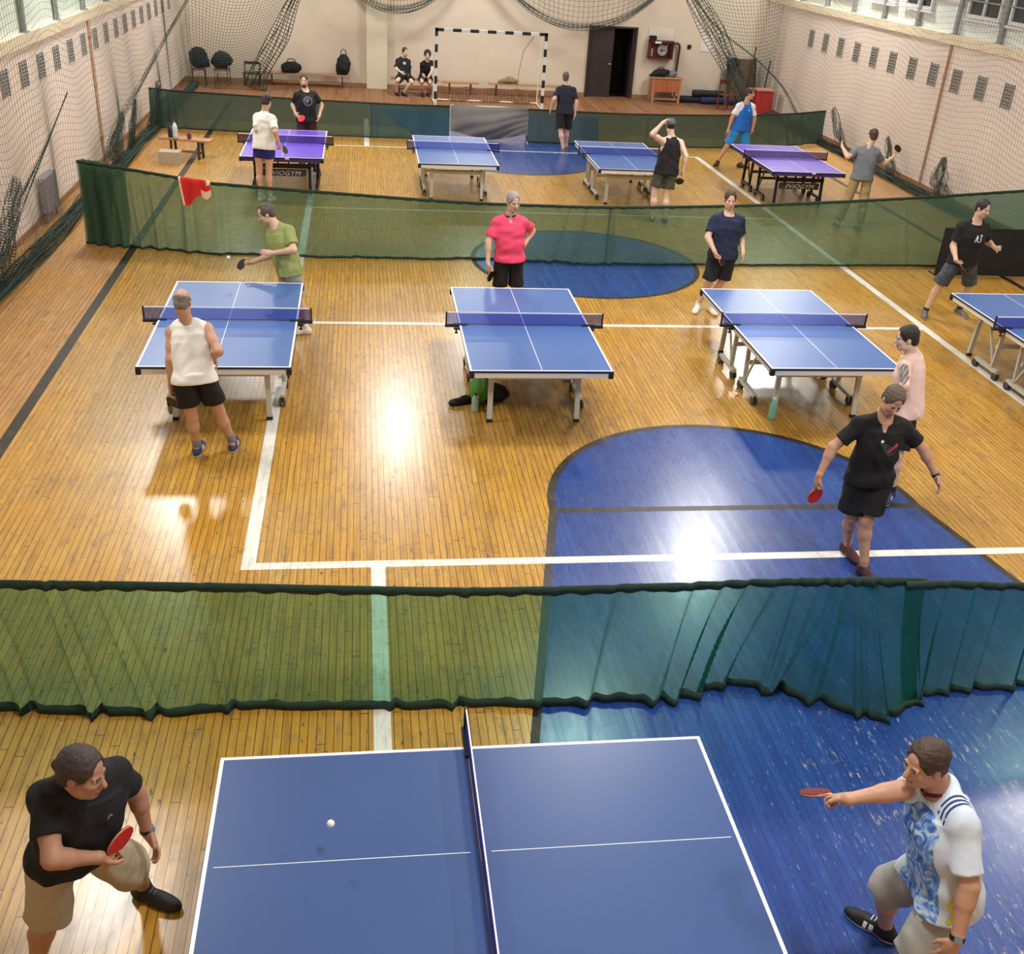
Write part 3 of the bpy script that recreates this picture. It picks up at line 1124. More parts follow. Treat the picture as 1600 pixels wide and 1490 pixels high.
def wall_net(name, label, x0, y0, y1, ztop, pitch, sgn, seed, zfun=None):
    r = np.random.RandomState(seed)
    nu, nv = int((y1 - y0) / pitch), int(ztop / pitch)
    U, W = np.meshgrid(np.linspace(0, 1, nu), np.linspace(0, 1, nv), indexing='ij')
    Y = y0 + (y1 - y0) * U
    Z = ztop * (1 - W) + .04
    p = r.rand(8) * 6.28
    hang = W ** 1.3
    X = x0 + sgn * (.10 * np.sin(Y * 1.1 + p[0] + W * 2) + .06 * np.sin(Y * 2.7 + p[1] - W * 3)) * hang + sgn * .10 * W
    Y = Y + (.10 * np.sin(Y * .9 + p[2] + W * 4) + .05 * np.sin(Y * 3.1 + p[3])) * hang
    Z = Z + (.10 * np.sin(Y * 1.3 + p[4]) + .05 * np.sin(Y * 2.9 + p[5])) * np.sin(math.pi * W)
    S = np.stack([X, Y, Z], -1)
    t = thing(name, label, 'net', (x0, (y0 + y1) / 2, 0))
    S = S - np.array(t.location)
    strands('mesh', S, .0028, m_net, t)
    # slack netting heaped along the floor
    nb = int((y1 - y0) / .09)
    ub = np.linspace(0, 1, nb)
    rows = []
    for k in range(15):
        a = k / 15 * 2 * math.pi * 1.7
        rr = .05 + .09 * (k % 5) / 4
        yy = y0 + (y1 - y0) * ub
        rows.append(np.stack([x0 + sgn * (.16 + rr * np.cos(a + .7 * np.sin(yy * 1.1 + k)) * 1.1), yy + .02 * np.sin(9 * yy + k), .08 + rr * .6 * np.sin(a + .6 * np.sin(yy * 1.3 + k))], -1))
    B = np.stack(rows, 1)
    B[..., 2] = np.maximum(B[..., 2], .012)
    strands('bottom_bundle', B - np.array(t.location), .008, m_net2, t)
    return t


def gathered(parent, path, width, n, rad=.008, seed=0, m=None, axis=(0, 1, 0), name='gathered_fold'):
    """bunched netting following a path; width list along it"""
    r = np.random.RandomState(seed)
    P = smoothpts(path, 44)
    wd = np.interp(np.linspace(0, 1, 44), np.linspace(0, 1, len(width)), width)
    ax = np.array(axis, float)
    T = np.gradient(P, axis=0)
    T /= np.linalg.norm(T, axis=1)[:, None]
    side = np.cross(T, np.cross(ax, T))
    side /= np.linalg.norm(side, axis=1)[:, None] + 1e-9
    other = np.cross(T, side)
    rows = []
    for k in range(n):
        f = (k / (n - 1) - .5)
        j1 = r.rand() * 6.28
        w = f * wd + .07 * wd * np.sin(np.linspace(0, 10, 44) + j1)
        o2 = .18 * wd * np.sin(np.linspace(0, 6, 44) + j1 * 2)
        rows.append(P + side * w[:, None] + other * o2[:, None])
    S = np.stack(rows, 1)
    S[..., 2] = np.maximum(S[..., 2], .015)
    base = np.array(parent.location) if parent else 0
    return strands(name, S - base, rad, m or m_net2, parent)


NL = wall_net('protective_net', 'long green protective net hanging along the left wall', -5.0, 8.0, 33.3, 4.8, .105, 1, 11)
gathered(NL, [(-4.95, 21.2, .05), (-4.93, 21.9, .45), (-4.9, 22.9, .78), (-4.9, 24.9, 1.05), (-4.9, 27.2, 1.4), (-4.92, 30.5, 1.85), (-4.95, 34.1, 2.3)], [.22, .30, .20, .16, .12, .10, .08], 11, .0042, 1)
gathered(NL, [(-4.95, 14.5, .05), (-4.9, 15.5, .7), (-4.9, 16.7, 1.1), (-4.9, 17.9, 1.45), (-4.9, 19.3, 1.9)], [.30, .16, .12, .08, .04], 10, .0042, 2)
gathered(NL, [(-4.9, 14.0, .05), (-4.86, 14.9, .6), (-4.82, 15.7, 1.25)], [.5, .5, .3], 15, .0042, 3, m_net)
gathered(NL, [(-4.9, 22.1, .1), (-4.86, 22.5, .55), (-4.86, 23.2, .9)], [.55, .45, .2], 15, .0042, 4, m_net)
gathered(NL, [(-4.9, 23.7, .05), (-4.85, 24.0, .5), (-4.85, 24.6, .95)], [.4, .3, .12], 13, .0042, 5, m_net2)
gathered(NL, [(-4.9, 25.9, .02), (-4.8, 26.6, .5), (-4.8, 27.1, .95)], [.45, .4, .3], 13, .0042, 6, m_net2)
NR = wall_net('protective_net', 'long green protective net hanging along the right wall', 12.3, 10.0, 33.6, 5.0, .105, -1, 12)
gathered(NR, [(12.2, 20.9, .02), (12.1, 21.2, .5), (12.2, 21.4, .95)], [.7, .5, .15], 15, .0042, 7)
gathered(NR, [(12.2, 23.4, .05), (12.2, 23.8, .5), (12.25, 24.2, .85)], [.45, .3, .1], 13, .0042, 8)
gathered(NR, [(12.2, 26.0, .02), (12.15, 26.7, .5), (12.2, 27.4, .95)], [.5, .35, .2], 13, .0042, 9)
gathered(NR, [(12.2, 28.8, .02), (12.15, 29.8, .5), (12.1, 31.0, 1.0), (11.6, 32.2, 1.6), (10.5, 32.5, 2.3), (9.5, 32.5, 3.2)], [.25, .2, .12, .1, .1, .1], 10, .0042, 10)

# corner nets and the swags across the far wall
t = thing('corner_net', 'green net drawn across the far left corner of the hall', 'net', (-3.5, 33.0, 0))
nu, nv = 30, 40
U, W = np.meshgrid(np.linspace(0, 1, nu), np.linspace(0, 1, nv), indexing='ij')
xr_ = -1.2 - 2.1 * W ** .8
S = np.stack([-4.9 + U * (xr_ + 4.9), 33.0 + .1 * np.sin(U * 9) + 0 * W, 3.4 * (1 - W) + .15 - .45 * np.sin(math.pi * U) * (1 - .6 * W) + .1 * U], -1)
S[..., 2] = np.maximum(S[..., 2], .03)
strands('mesh', S - np.array(t.location), .0055, m_net, t)
gathered(t, [(-1.2, 33, 3.5), (-1.87, 33, 2.5), (-2.35, 33, 1.5), (-2.9, 33, .6), (-3.1, 33, .05)], [.25, .3, .5, .6, .6], 10, .012, 21, axis=(1, 0, 0))
t2 = thing('corner_net', 'green net drawn across the far right corner beside the fire hose cabinet', 'net', (11, 32.6, 0))
xl_ = 8.8 + 2.9 * W ** .9
S = np.stack([xl_ + U * (12.4 - xl_), 32.6 + .12 * np.sin(U * 7) - .0 * W, 4.0 * (1 - W) + .1 - .25 * np.sin(math.pi * U) * (1 - .6 * W)], -1)
S[..., 2] = np.maximum(S[..., 2], .03)
strands('mesh', S - np.array(t2.location), .0055, m_net, t2)
gathered(t2, [(8.9, 32.5, 4.0), (9.7, 32.5, 3.0), (10.35, 32.5, 2.2), (10.9, 32.5, 1.4), (11.3, 32.5, .85), (11.9, 32.5, .1)], [.35, .5, .62, .62, .5, .4], 13, .010, 22, axis=(1, 0, 0), m=m_net)
for lab, (a0, a1, zt, zb) in (('upper left, above the pilaster', (-.9, 2.9, 3.0, 2.28)), ('upper right, above the door', (3.6, 9.5, 3.3, 2.06))):
    t = thing('net_swag', 'looped green net hanging in a swag %s' % lab, 'net', ((a0 + a1) / 2, 33.9, 0))
    n = 40
    s_ = np.linspace(-1, 1, n)
    sag = zb + (zt + .4 - zb) * np.abs(s_) ** 2.0
    xx = a0 + (a1 - a0) * (s_ + 1) / 2
    rows = []
    for k in range(16):
        f = k / 15
        zz = sag + (4.2 - sag) * f
        rows.append(np.stack([xx, 33.9 + .05 * np.sin(xx * 5 + k), zz], -1))
    strands('mesh', np.stack(rows, 1) - np.array(t.location), .0055, m_net, t)
    gathered(t, [(a0 + (a1 - a0) * (q + 1) / 2, 33.88, zb + (zt + .4 - zb) * q * q) for q in np.linspace(-1, 1, 9)], [.05, .16, .20, .16, .05], 8, .010, 23, axis=(0, 0, 1), m=m_net)

JOINTS = {
 'P1': {'head': (-1.258, 3.662, 1.504), 'neck': (-1.297, 3.791, 1.342), 'shL': (-1.189, 3.924, 1.27), 'shR': (-1.461, 3.708, 1.338), 'elL': (-1.146, 4.025, 1.01), 'elR': (-1.404, 3.523, 1.129), 'wrL': (-1.118, 4.011, 0.757), 'wrR': (-1.246, 3.651, 0.981), 'haL': (-1.067, 3.954, 0.681), 'haR': (-1.209, 3.704, 0.895), 'hipL': (-1.369, 3.896, 0.826), 'hipR': (-1.51, 3.763, 0.863), 'knL': (-1.209, 4.027, 0.45), 'knR': (-1.574, 3.773, 0.458), 'anL': (-1.243, 4.239, 0.09), 'anR': (-1.697, 3.758, 0.078), 'toeL': (-1.105, 4.172, 0.035), 'toeR': (-1.542, 3.716, 0.035), 'pad': ('R', -1.166, 3.722, 1.006)},
 'P2': {'head': (2.608, 3.426, 1.536), 'neck': (2.728, 3.415, 1.358), 'shL': (2.74, 3.229, 1.36), 'shR': (2.765, 3.578, 1.267), 'elL': (2.755, 3.068, 1.108), 'elR': (2.527, 3.437, 1.356), 'wrL': (2.707, 2.968, 0.868), 'wrR': (2.266, 3.429, 1.327), 'haL': (2.668, 2.968, 0.765), 'haR': (2.226, 3.513, 1.265), 'hipL': (2.812, 3.197, 0.871), 'hipR': (2.839, 3.389, 0.83), 'knL': (2.692, 3.179, 0.46), 'knR': (2.724, 3.588, 0.476), 'anL': (2.878, 3.171, 0.084), 'anR': (2.859, 3.658, 0.085), 'toeL': (2.718, 3.147, 0.035), 'toeR': (2.752, 3.78, 0.035), 'pad': ('R', 2.195, 3.597, 1.206)},
 'P3': {'head': (-1.681, 9.676, 1.601), 'neck': (-1.652, 9.666, 1.391), 'shL': (-1.819, 9.713, 1.312), 'shR': (-1.466, 9.666, 1.362), 'elL': (-1.827, 9.584, 1.056), 'elR': (-1.357, 9.463, 1.194), 'wrL': (-1.841, 9.556, 0.801), 'wrR': (-1.433, 9.675, 1.069), 'haL': (-1.831, 9.545, 0.692), 'haR': (-1.411, 9.649, 0.965), 'hipL': (-1.706, 9.487, 0.892), 'hipR': (-1.514, 9.536, 0.888), 'knL': (-1.672, 9.561, 0.476), 'knR': (-1.423, 9.654, 0.484), 'anL': (-1.673, 9.677, 0.083), 'anR': (-1.335, 9.771, 0.09), 'toeL': (-1.659, 9.838, 0.035), 'toeR': (-1.331, 9.929, 0.035), 'pad': ('L', -1.845, 9.618, 0.605)},
 'P4': {'head': (-1.189, 13.163, 1.542), 'neck': (-1.065, 13.14, 1.372), 'shL': (-0.908, 13.04, 1.377), 'shR': (-1.149, 13.281, 1.281), 'elL': (-0.853, 12.859, 1.18), 'elR': (-1.133, 13.262, 1.001), 'wrL': (-1.109, 12.9, 1.124), 'wrR': (-1.37, 13.215, 0.917), 'haL': (-1.206, 12.861, 1.144), 'haR': (-1.463, 13.24, 0.871), 'hipL': (-0.89, 12.99, 0.899), 'hipR': (-0.965, 13.163, 0.855), 'knL': (-0.835, 13.041, 0.486), 'knR': (-0.965, 13.054, 0.452), 'anL': (-0.764, 13.104, 0.087), 'anR': (-1.004, 13.226, 0.085), 'toeL': (-0.915, 13.065, 0.035), 'toeR': (-1.159, 13.2, 0.035), 'pad': ('R', -1.537, 13.32, 0.846)},
 'P5': {'head': (1.928, 13.538, 1.678), 'neck': (1.902, 13.577, 1.468), 'shL': (2.088, 13.56, 1.431), 'shR': (1.719, 13.557, 1.415), 'elL': (2.233, 13.731, 1.251), 'elR': (1.621, 13.483, 1.152), 'wrL': (2.105, 13.575, 1.088), 'wrR': (1.617, 13.406, 0.901), 'haL': (2.045, 13.496, 1.041), 'haR': (1.64, 13.371, 0.795), 'hipL': (2.016, 13.538, 0.941), 'hipR': (1.818, 13.515, 0.937), 'knL': (2.023, 13.535, 0.509), 'knR': (1.809, 13.504, 0.506), 'anL': (2.028, 13.538, 0.086), 'anR': (1.799, 13.506, 0.086), 'toeL': (2.054, 13.378, 0.035), 'toeR': (1.819, 13.345, 0.035), 'pad': ('R', 1.663, 13.448, 0.709)},
 'P6': {'head': (5.039, 14.096, 1.648), 'neck': (5.049, 14.097, 1.433), 'shL': (5.232, 14.085, 1.383), 'shR': (4.867, 14.131, 1.385), 'elL': (5.294, 14.116, 1.101), 'elR': (4.764, 14.008, 1.145), 'wrL': (5.269, 13.891, 0.973), 'wrR': (4.829, 13.806, 0.995), 'haL': (5.266, 13.834, 0.879), 'haR': (4.876, 13.788, 0.896), 'hipL': (5.128, 14.015, 0.905), 'hipR': (4.933, 14.052, 0.905), 'knL': (5.101, 14.096, 0.488), 'knR': (4.904, 14.066, 0.475), 'anL': (5.013, 14.168, 0.083), 'anR': (4.842, 14.22, 0.089), 'toeL': (5.04, 14.008, 0.036), 'toeR': (4.764, 14.078, 0.033), 'pad': ('R', 4.968, 13.853, 0.859)},
 'P7': {'head': (8.691, 13.89, 1.675), 'neck': (8.674, 13.929, 1.454), 'shL': (8.859, 13.965, 1.4), 'shR': (8.484, 13.968, 1.41), 'elL': (9.004, 14.055, 1.16), 'elR': (8.429, 13.957, 1.111), 'wrL': (8.991, 13.791, 1.133), 'wrR': (8.398, 13.74, 0.964), 'haL': (9.0, 13.684, 1.164), 'haR': (8.485, 13.776, 0.902), 'hipL': (8.757, 13.995, 0.909), 'hipR': (8.554, 13.979, 0.914), 'knL': (8.909, 14.077, 0.506), 'knR': (8.417, 14.029, 0.502), 'anL': (8.929, 14.184, 0.091), 'anR': (8.333, 14.09, 0.087), 'toeL': (8.949, 14.018, 0.031), 'toeR': (8.255, 13.943, 0.033), 'pad': ('R', 8.571, 13.817, 0.853)},
 'P8': {'head': (5.152, 8.91, 1.597), 'neck': (5.253, 8.911, 1.41), 'shL': (5.124, 8.777, 1.383), 'shR': (5.385, 9.027, 1.341), 'elL': (5.041, 8.537, 1.252), 'elR': (5.322, 9.028, 1.061), 'wrL': (5.049, 8.742, 1.102), 'wrR': (5.192, 9.044, 0.839), 'haL': (5.079, 8.695, 1.009), 'haR': (5.168, 9.02, 0.736), 'hipL': (5.23, 8.711, 0.912), 'hipR': (5.338, 8.874, 0.883), 'knL': (5.168, 8.593, 0.502), 'knR': (5.202, 8.909, 0.482), 'anL': (5.211, 8.597, 0.087), 'anR': (5.325, 8.923, 0.085), 'toeL': (5.101, 8.478, 0.033), 'toeR': (5.165, 8.93, 0.035)},
 'P9': {'head': (4.277, 7.373, 1.635), 'neck': (4.278, 7.44, 1.429), 'shL': (4.464, 7.423, 1.385), 'shR': (4.099, 7.492, 1.378), 'elL': (4.666, 7.386, 1.18), 'elR': (3.906, 7.485, 1.153), 'wrL': (4.79, 7.295, 0.971), 'wrR': (3.808, 7.418, 0.916), 'haL': (4.805, 7.21, 0.902), 'haR': (3.796, 7.427, 0.807), 'hipL': (4.386, 7.461, 0.899), 'hipR': (4.188, 7.468, 0.897), 'knL': (4.308, 7.368, 0.486), 'knR': (4.225, 7.478, 0.467), 'anL': (4.332, 7.262, 0.08), 'anR': (4.328, 7.621, 0.084), 'toeL': (4.356, 7.106, 0.039), 'toeR': (4.351, 7.462, 0.037), 'pad': ('R', 3.826, 7.452, 0.705)},
 'P10': {'head': (-1.699, 20.105, 1.754), 'neck': (-1.737, 20.069, 1.536), 'shL': (-1.89, 20.165, 1.485), 'shR': (-1.588, 19.961, 1.505), 'elL': (-1.888, 19.965, 1.278), 'elR': (-1.547, 19.767, 1.295), 'wrL': (-1.842, 20.192, 1.157), 'wrR': (-1.498, 19.881, 1.066), 'haL': (-1.875, 20.178, 1.052), 'haR': (-1.484, 19.942, 0.976), 'hipL': (-1.864, 20.001, 1.006), 'hipR': (-1.682, 19.93, 1.008), 'knL': (-1.885, 20.003, 0.549), 'knR': (-1.708, 19.951, 0.554), 'anL': (-1.885, 20.002, 0.101), 'anR': (-1.706, 19.95, 0.103), 'toeL': (-1.848, 20.154, 0.035), 'toeR': (-1.656, 20.098, 0.035), 'pad': ('R', -1.41, 20.021, 0.94)},
 'P11': {'head': (-1.187, 23.242, 1.694), 'neck': (-1.164, 23.24, 1.479), 'shL': (-0.98, 23.266, 1.434), 'shR': (-1.33, 23.156, 1.439), 'elL': (-0.854, 23.389, 1.204), 'elR': (-1.431, 23.281, 1.203), 'wrL': (-0.894, 23.215, 1.015), 'wrR': (-1.371, 23.065, 1.065), 'haL': (-0.92, 23.142, 0.936), 'haR': (-1.329, 22.971, 1.027), 'hipL': (-1.06, 23.218, 0.947), 'hipR': (-1.259, 23.202, 0.948), 'knL': (-1.056, 23.204, 0.513), 'knR': (-1.263, 23.192, 0.513), 'anL': (-1.052, 23.199, 0.088), 'anR': (-1.266, 23.189, 0.088), 'toeL': (-1.047, 23.038, 0.035), 'toeR': (-1.27, 23.028, 0.035), 'pad': ('R', -1.248, 22.901, 1.004)},
 'P12': {'head': (4.742, 25.751, 1.663), 'neck': (4.762, 25.724, 1.446), 'shL': (4.579, 25.707, 1.404), 'shR': (4.944, 25.698, 1.404), 'elL': (4.469, 25.545, 1.191), 'elR': (5.023, 25.639, 1.125), 'wrL': (4.428, 25.654, 0.958), 'wrR': (4.999, 25.606, 0.861), 'haL': (4.413, 25.705, 0.861), 'haR': (4.978, 25.594, 0.749), 'hipL': (4.661, 25.643, 0.917), 'hipR': (4.859, 25.642, 0.915), 'knL': (4.681, 25.568, 0.483), 'knR': (4.851, 25.71, 0.475), 'anL': (4.762, 25.475, 0.084), 'anR': (4.905, 25.862, 0.091), 'toeL': (4.764, 25.638, 0.035), 'toeR': (4.932, 26.019, 0.035)},
 'P13': {'head': (5.572, 19.335, 1.731), 'neck': (5.602, 19.293, 1.51), 'shL': (5.418, 19.241, 1.488), 'shR': (5.786, 19.259, 1.463), 'elL': (5.184, 19.108, 1.609), 'elR': (5.856, 19.076, 1.242), 'wrL': (5.36, 19.138, 1.811), 'wrR': (5.831, 19.071, 0.976), 'haL': (5.453, 19.184, 1.854), 'haR': (5.827, 19.089, 0.865), 'hipL': (5.456, 19.211, 0.979), 'hipR': (5.654, 19.181, 0.967), 'knL': (5.38, 19.18, 0.524), 'knR': (5.588, 19.128, 0.514), 'anL': (5.38, 19.155, 0.089), 'anR': (5.604, 19.079, 0.086), 'toeL': (5.406, 19.317, 0.035), 'toeR': (5.637, 19.241, 0.035), 'pad': ('R', 5.821, 19.156, 0.779)},
 'P14': {'head': (8.829, 24.486, 1.644), 'neck': (8.778, 24.477, 1.425), 'shL': (8.958, 24.507, 1.369), 'shR': (8.592, 24.454, 1.379), 'elL': (9.022, 24.449, 1.085), 'elR': (8.478, 24.434, 1.109), 'wrL': (9.001, 24.42, 0.822), 'wrR': (8.415, 24.399, 0.857), 'haL': (8.989, 24.515, 0.77), 'haR': (8.385, 24.357, 0.76), 'hipL': (8.85, 24.532, 0.889), 'hipR': (8.657, 24.476, 0.89), 'knL': (8.93, 24.545, 0.467), 'knR': (8.483, 24.492, 0.48), 'anL': (8.83, 24.405, 0.085), 'anR': (8.324, 24.56, 0.091), 'toeL': (8.947, 24.293, 0.035), 'toeR': (8.228, 24.431, 0.033), 'pad': ('R', 8.337, 24.25, 0.749)},
 'P15': {'head': (9.41, 19.159, 1.719), 'neck': (9.359, 19.148, 1.493), 'shL': (9.195, 19.237, 1.433), 'shR': (9.531, 19.082, 1.443), 'elL': (8.97, 19.091, 1.33), 'elR': (9.722, 19.117, 1.225), 'wrL': (8.916, 19.299, 1.476), 'wrR': (9.932, 19.238, 1.321), 'haL': (8.928, 19.388, 1.539), 'haR': (9.974, 19.211, 1.42), 'hipL': (9.225, 19.095, 0.961), 'hipR': (9.413, 19.033, 0.959), 'knL': (9.131, 19.092, 0.521), 'knR': (9.406, 18.965, 0.518), 'anL': (9.037, 19.089, 0.091), 'anR': (9.398, 18.895, 0.087), 'toeL': (9.062, 19.248, 0.035), 'toeR': (9.411, 19.057, 0.035), 'pad': ('R', 9.947, 19.142, 1.505)},
 'P16': {'head': (1.275, 33.539, 1.181), 'neck': (1.225, 33.619, 0.988), 'shL': (1.387, 33.69, 0.915), 'shR': (1.049, 33.56, 0.94), 'elL': (1.411, 33.507, 0.691), 'elR': (1.009, 33.391, 0.707), 'wrL': (1.331, 33.335, 0.513), 'wrR': (1.156, 33.186, 0.646), 'haL': (1.377, 33.24, 0.545), 'haR': (1.216, 33.097, 0.62), 'hipL': (1.357, 33.433, 0.499), 'hipR': (1.173, 33.357, 0.518), 'knL': (1.467, 33.028, 0.41), 'knR': (1.034, 32.957, 0.443), 'anL': (1.218, 33.158, 0.093), 'anR': (1.024, 33.184, 0.089), 'toeL': (1.289, 33.014, 0.035), 'toeR': (1.08, 33.032, 0.035)},
 'P17': {'head': (1.92, 33.171, 1.164), 'neck': (1.911, 33.272, 0.982), 'shL': (2.076, 33.342, 0.941), 'shR': (1.76, 33.19, 0.916), 'elL': (2.061, 33.164, 0.725), 'elR': (1.767, 33.356, 0.688), 'wrL': (1.941, 33.014, 0.561), 'wrR': (1.856, 33.175, 0.536), 'haL': (1.98, 33.11, 0.586), 'haR': (1.788, 33.103, 0.577), 'hipL': (1.972, 33.472, 0.501), 'hipR': (1.782, 33.427, 0.5), 'knL': (2.004, 33.065, 0.413), 'knR': (1.754, 33.016, 0.43), 'anL': (1.967, 33.309, 0.089), 'anR': (1.79, 33.229, 0.086), 'toeL': (1.974, 33.153, 0.035), 'toeR': (1.782, 33.072, 0.035)},
}

# ------------------------------------------------------------------ people: implicit surfaces turned into meshes
def nrmz(v):
    v = np.asarray(v, float)
    return v / (np.linalg.norm(v) + 1e-9)


def relax(P, F, it=5):
    """plain laplacian smoothing of a quad mesh"""
    E = np.concatenate([F[:, [0, 1]], F[:, [1, 2]], F[:, [2, 3]], F[:, [3, 0]]])
    n = len(P)
    for _ in range(it):
        acc = np.zeros_like(P)
        cnt = np.zeros(n)
        for a, b_ in ((0, 1), (1, 0)):
            for k in range(3):
                acc[:, k] += np.bincount(E[:, a], P[E[:, b_], k], n)
            cnt += np.bincount(E[:, a], minlength=n)
        P = P * .4 + .6 * acc / np.maximum(cnt, 1)[:, None]
    return P


class Field:
    def __init__(self, lo, hi, h):
        self.h = h
        self.lo = np.array(lo, float)
        self.n = np.ceil((np.array(hi) - self.lo) / h).astype(int) + 1
        self.ax = [self.lo[i] + h * np.arange(self.n[i]) for i in range(3)]
        self.val = np.full(self.n, 1.0, np.float32)

    def sl(self, lo, hi, pad):
        s = []
        for i in range(3):
            a = int(max(0, math.floor((lo[i] - pad - self.lo[i]) / self.h)))
            b_ = int(min(self.n[i], math.ceil((hi[i] + pad - self.lo[i]) / self.h) + 1))
            s.append(slice(a, max(a, b_)))
        return tuple(s)

    def grid(self, s):
        X = self.ax[0][s[0]][:, None, None].astype(np.float32)
        Y = self.ax[1][s[1]][None, :, None].astype(np.float32)
        Z = self.ax[2][s[2]][None, None, :].astype(np.float32)
        return X, Y, Z

    def put(self, prim, k=.02, op='add'):
        lo, hi, fn = prim
        s = self.sl(lo, hi, max(k, 0) + 2.5 * self.h)
        if min(q.stop - q.start for q in s) <= 0:
            return
        d = fn(*self.grid(s))
        v = self.val[s]
        if op == 'add':
            if k > 0:
                q = np.clip(.5 + .5 * (v - d) / k, 0, 1)
                r = v * (1 - q) + d * q - k * q * (1 - q)
                r = np.where(v > .9, d, r)
            else:
                r = np.minimum(v, d)
        elif op == 'cut':
            d = -d
            if k > 0:
                q = np.clip(.5 - .5 * (v - d) / k, 0, 1)
                r = v * (1 - q) + d * q + k * q * (1 - q)
            else:
                r = np.maximum(v, d)
        self.val[s] = r

    def plane(self, p, n):
        """remove everything on the side the normal points to"""
        X, Y, Z = self.grid((slice(None),) * 3)
        self.val = np.maximum(self.val, (X - p[0]) * n[0] + (Y - p[1]) * n[1] + (Z - p[2]) * n[2]).astype(np.float32)

    def wrinkle(self, amp, scale, seed, zdir=.5):
        X, Y, Z = self.grid((slice(None),) * 3)
        r = np.random.RandomState(seed)
        w = 0
        for q in range(5):
            d = r.randn(3)
            d[2] *= zdir
            d = d / np.linalg.norm(d) * scale * (1 + q * .45)
            w = w + np.sin(X * d[0] + Y * d[1] + Z * d[2] + r.rand() * 6 + 1.5 * np.sin(X * d[1] * .5 - Y * d[0] * .4 + Z * 7)) / (1 + q * .4)
        self.val = (self.val + amp * w).astype(np.float32)

    def mesh(self):
        V = self.val
        V = V.copy()
        V[0], V[-1], V[:, 0], V[:, -1], V[:, :, 0], V[:, :, -1] = [np.maximum(a, self.h) for a in (V[0], V[-1], V[:, 0], V[:, -1], V[:, :, 0], V[:, :, -1])]
        neg = V < 0
        nx, ny, nz = V.shape
        cnt = np.zeros((nx - 1, ny - 1, nz - 1), np.int8)
        for a in (0, 1):
            for b_ in (0, 1):
                for c in (0, 1):
                    cnt += neg[a:nx - 1 + a, b_:ny - 1 + b_, c:nz - 1 + c]
        act = np.argwhere((cnt > 0) & (cnt < 8))
        if len(act) == 0:
            return np.zeros((0, 3)), np.zeros((0, 4), int)
        idx = -np.ones(cnt.shape, np.int64)
        idx[tuple(act.T)] = np.arange(len(act))
        cor = np.array([(a, b_, c) for a in (0, 1) for b_ in (0, 1) for c in (0, 1)])
        val = np.stack([V[act[:, 0] + a, act[:, 1] + b_, act[:, 2] + c] for a, b_, c in cor], 1)
        acc = np.zeros((len(act), 3))
        num = np.zeros(len(act))
        for i in range(8):
            for j in range(i + 1, 8):
                if np.abs(cor[i] - cor[j]).sum() == 1:
                    a, b_ = val[:, i], val[:, j]
                    m = (a < 0) != (b_ < 0)
                    t = np.where(m, a / np.where(m, a - b_, 1), 0)
                    acc += m[:, None] * (cor[i] + t[:, None] * (cor[j] - cor[i]))
                    num += m
        P = self.lo + (act + acc / num[:, None]) * self.h
        F = []
        for ax in range(3):
            u, w = [(1, 2), (2, 0), (0, 1)][ax]
            s0 = [slice(None)] * 3
            s1 = [slice(None)] * 3
            s0[ax] = slice(0, -1)
            s1[ax] = slice(1, None)
            A, B = neg[tuple(s0)], neg[tuple(s1)]
            e = np.argwhere(A != B)
            e = e[(e[:, u] > 0) & (e[:, w] > 0) & (e[:, u] < V.shape[u] - 1) & (e[:, w] < V.shape[w] - 1)]
            flip = A[tuple(e.T)]
            q = []
            for du, dw in ((-1, -1), (0, -1), (0, 0), (-1, 0)):
                t = e.copy()
                t[:, u] += du
                t[:, w] += dw
                q.append(idx[tuple(t.T)])
            Q = np.stack(q, 1)
            Q[~flip] = Q[~flip][:, ::-1]
            F.append(Q)
        F = np.concatenate(F)
        F = F[(F >= 0).all(1)]
        return P, F


def cone(a, b_, ra, rb):
    a, b_ = np.asarray(a, float), np.asarray(b_, float)
    m = max(ra, rb)
    ba = b_ - a
    L2 = float(ba @ ba) + 1e-12

    def fn(X, Y, Z):
        px, py, pz = X - a[0], Y - a[1], Z - a[2]
        t = np.clip((px * ba[0] + py * ba[1] + pz * ba[2]) / L2, 0, 1)
        return np.sqrt((px - t * ba[0]) ** 2 + (py - t * ba[1]) ** 2 + (pz - t * ba[2]) ** 2) - (ra + (rb - ra) * t)
    return np.minimum(a, b_) - m, np.maximum(a, b_) + m, fn


def capped(a, b_, ra, rb):
    """cone cut flat at b"""
    lo, hi, f0 = cone(a, b_, ra, rb)
    d = nrmz(np.asarray(b_) - np.asarray(a))

    def fn(X, Y, Z):
        return np.maximum(f0(X, Y, Z), (X - b_[0]) * d[0] + (Y - b_[1]) * d[1] + (Z - b_[2]) * d[2])
    return lo, hi, fn


def ell(c, A, r):
    c = np.asarray(c, float)
    m = max(r)

    def fn(X, Y, Z):
        px, py, pz = X - c[0], Y - c[1], Z - c[2]
        k0 = 0
        k1 = 0
        for i in range(3):
            u = px * A[i][0] + py * A[i][1] + pz * A[i][2]
            k0 = k0 + (u / r[i]) ** 2
            k1 = k1 + (u / r[i] ** 2) ** 2
        k0 = np.sqrt(k0)
        return k0 * (k0 - 1) / (np.sqrt(k1) + 1e-6)
    return c - m, c + m, fn


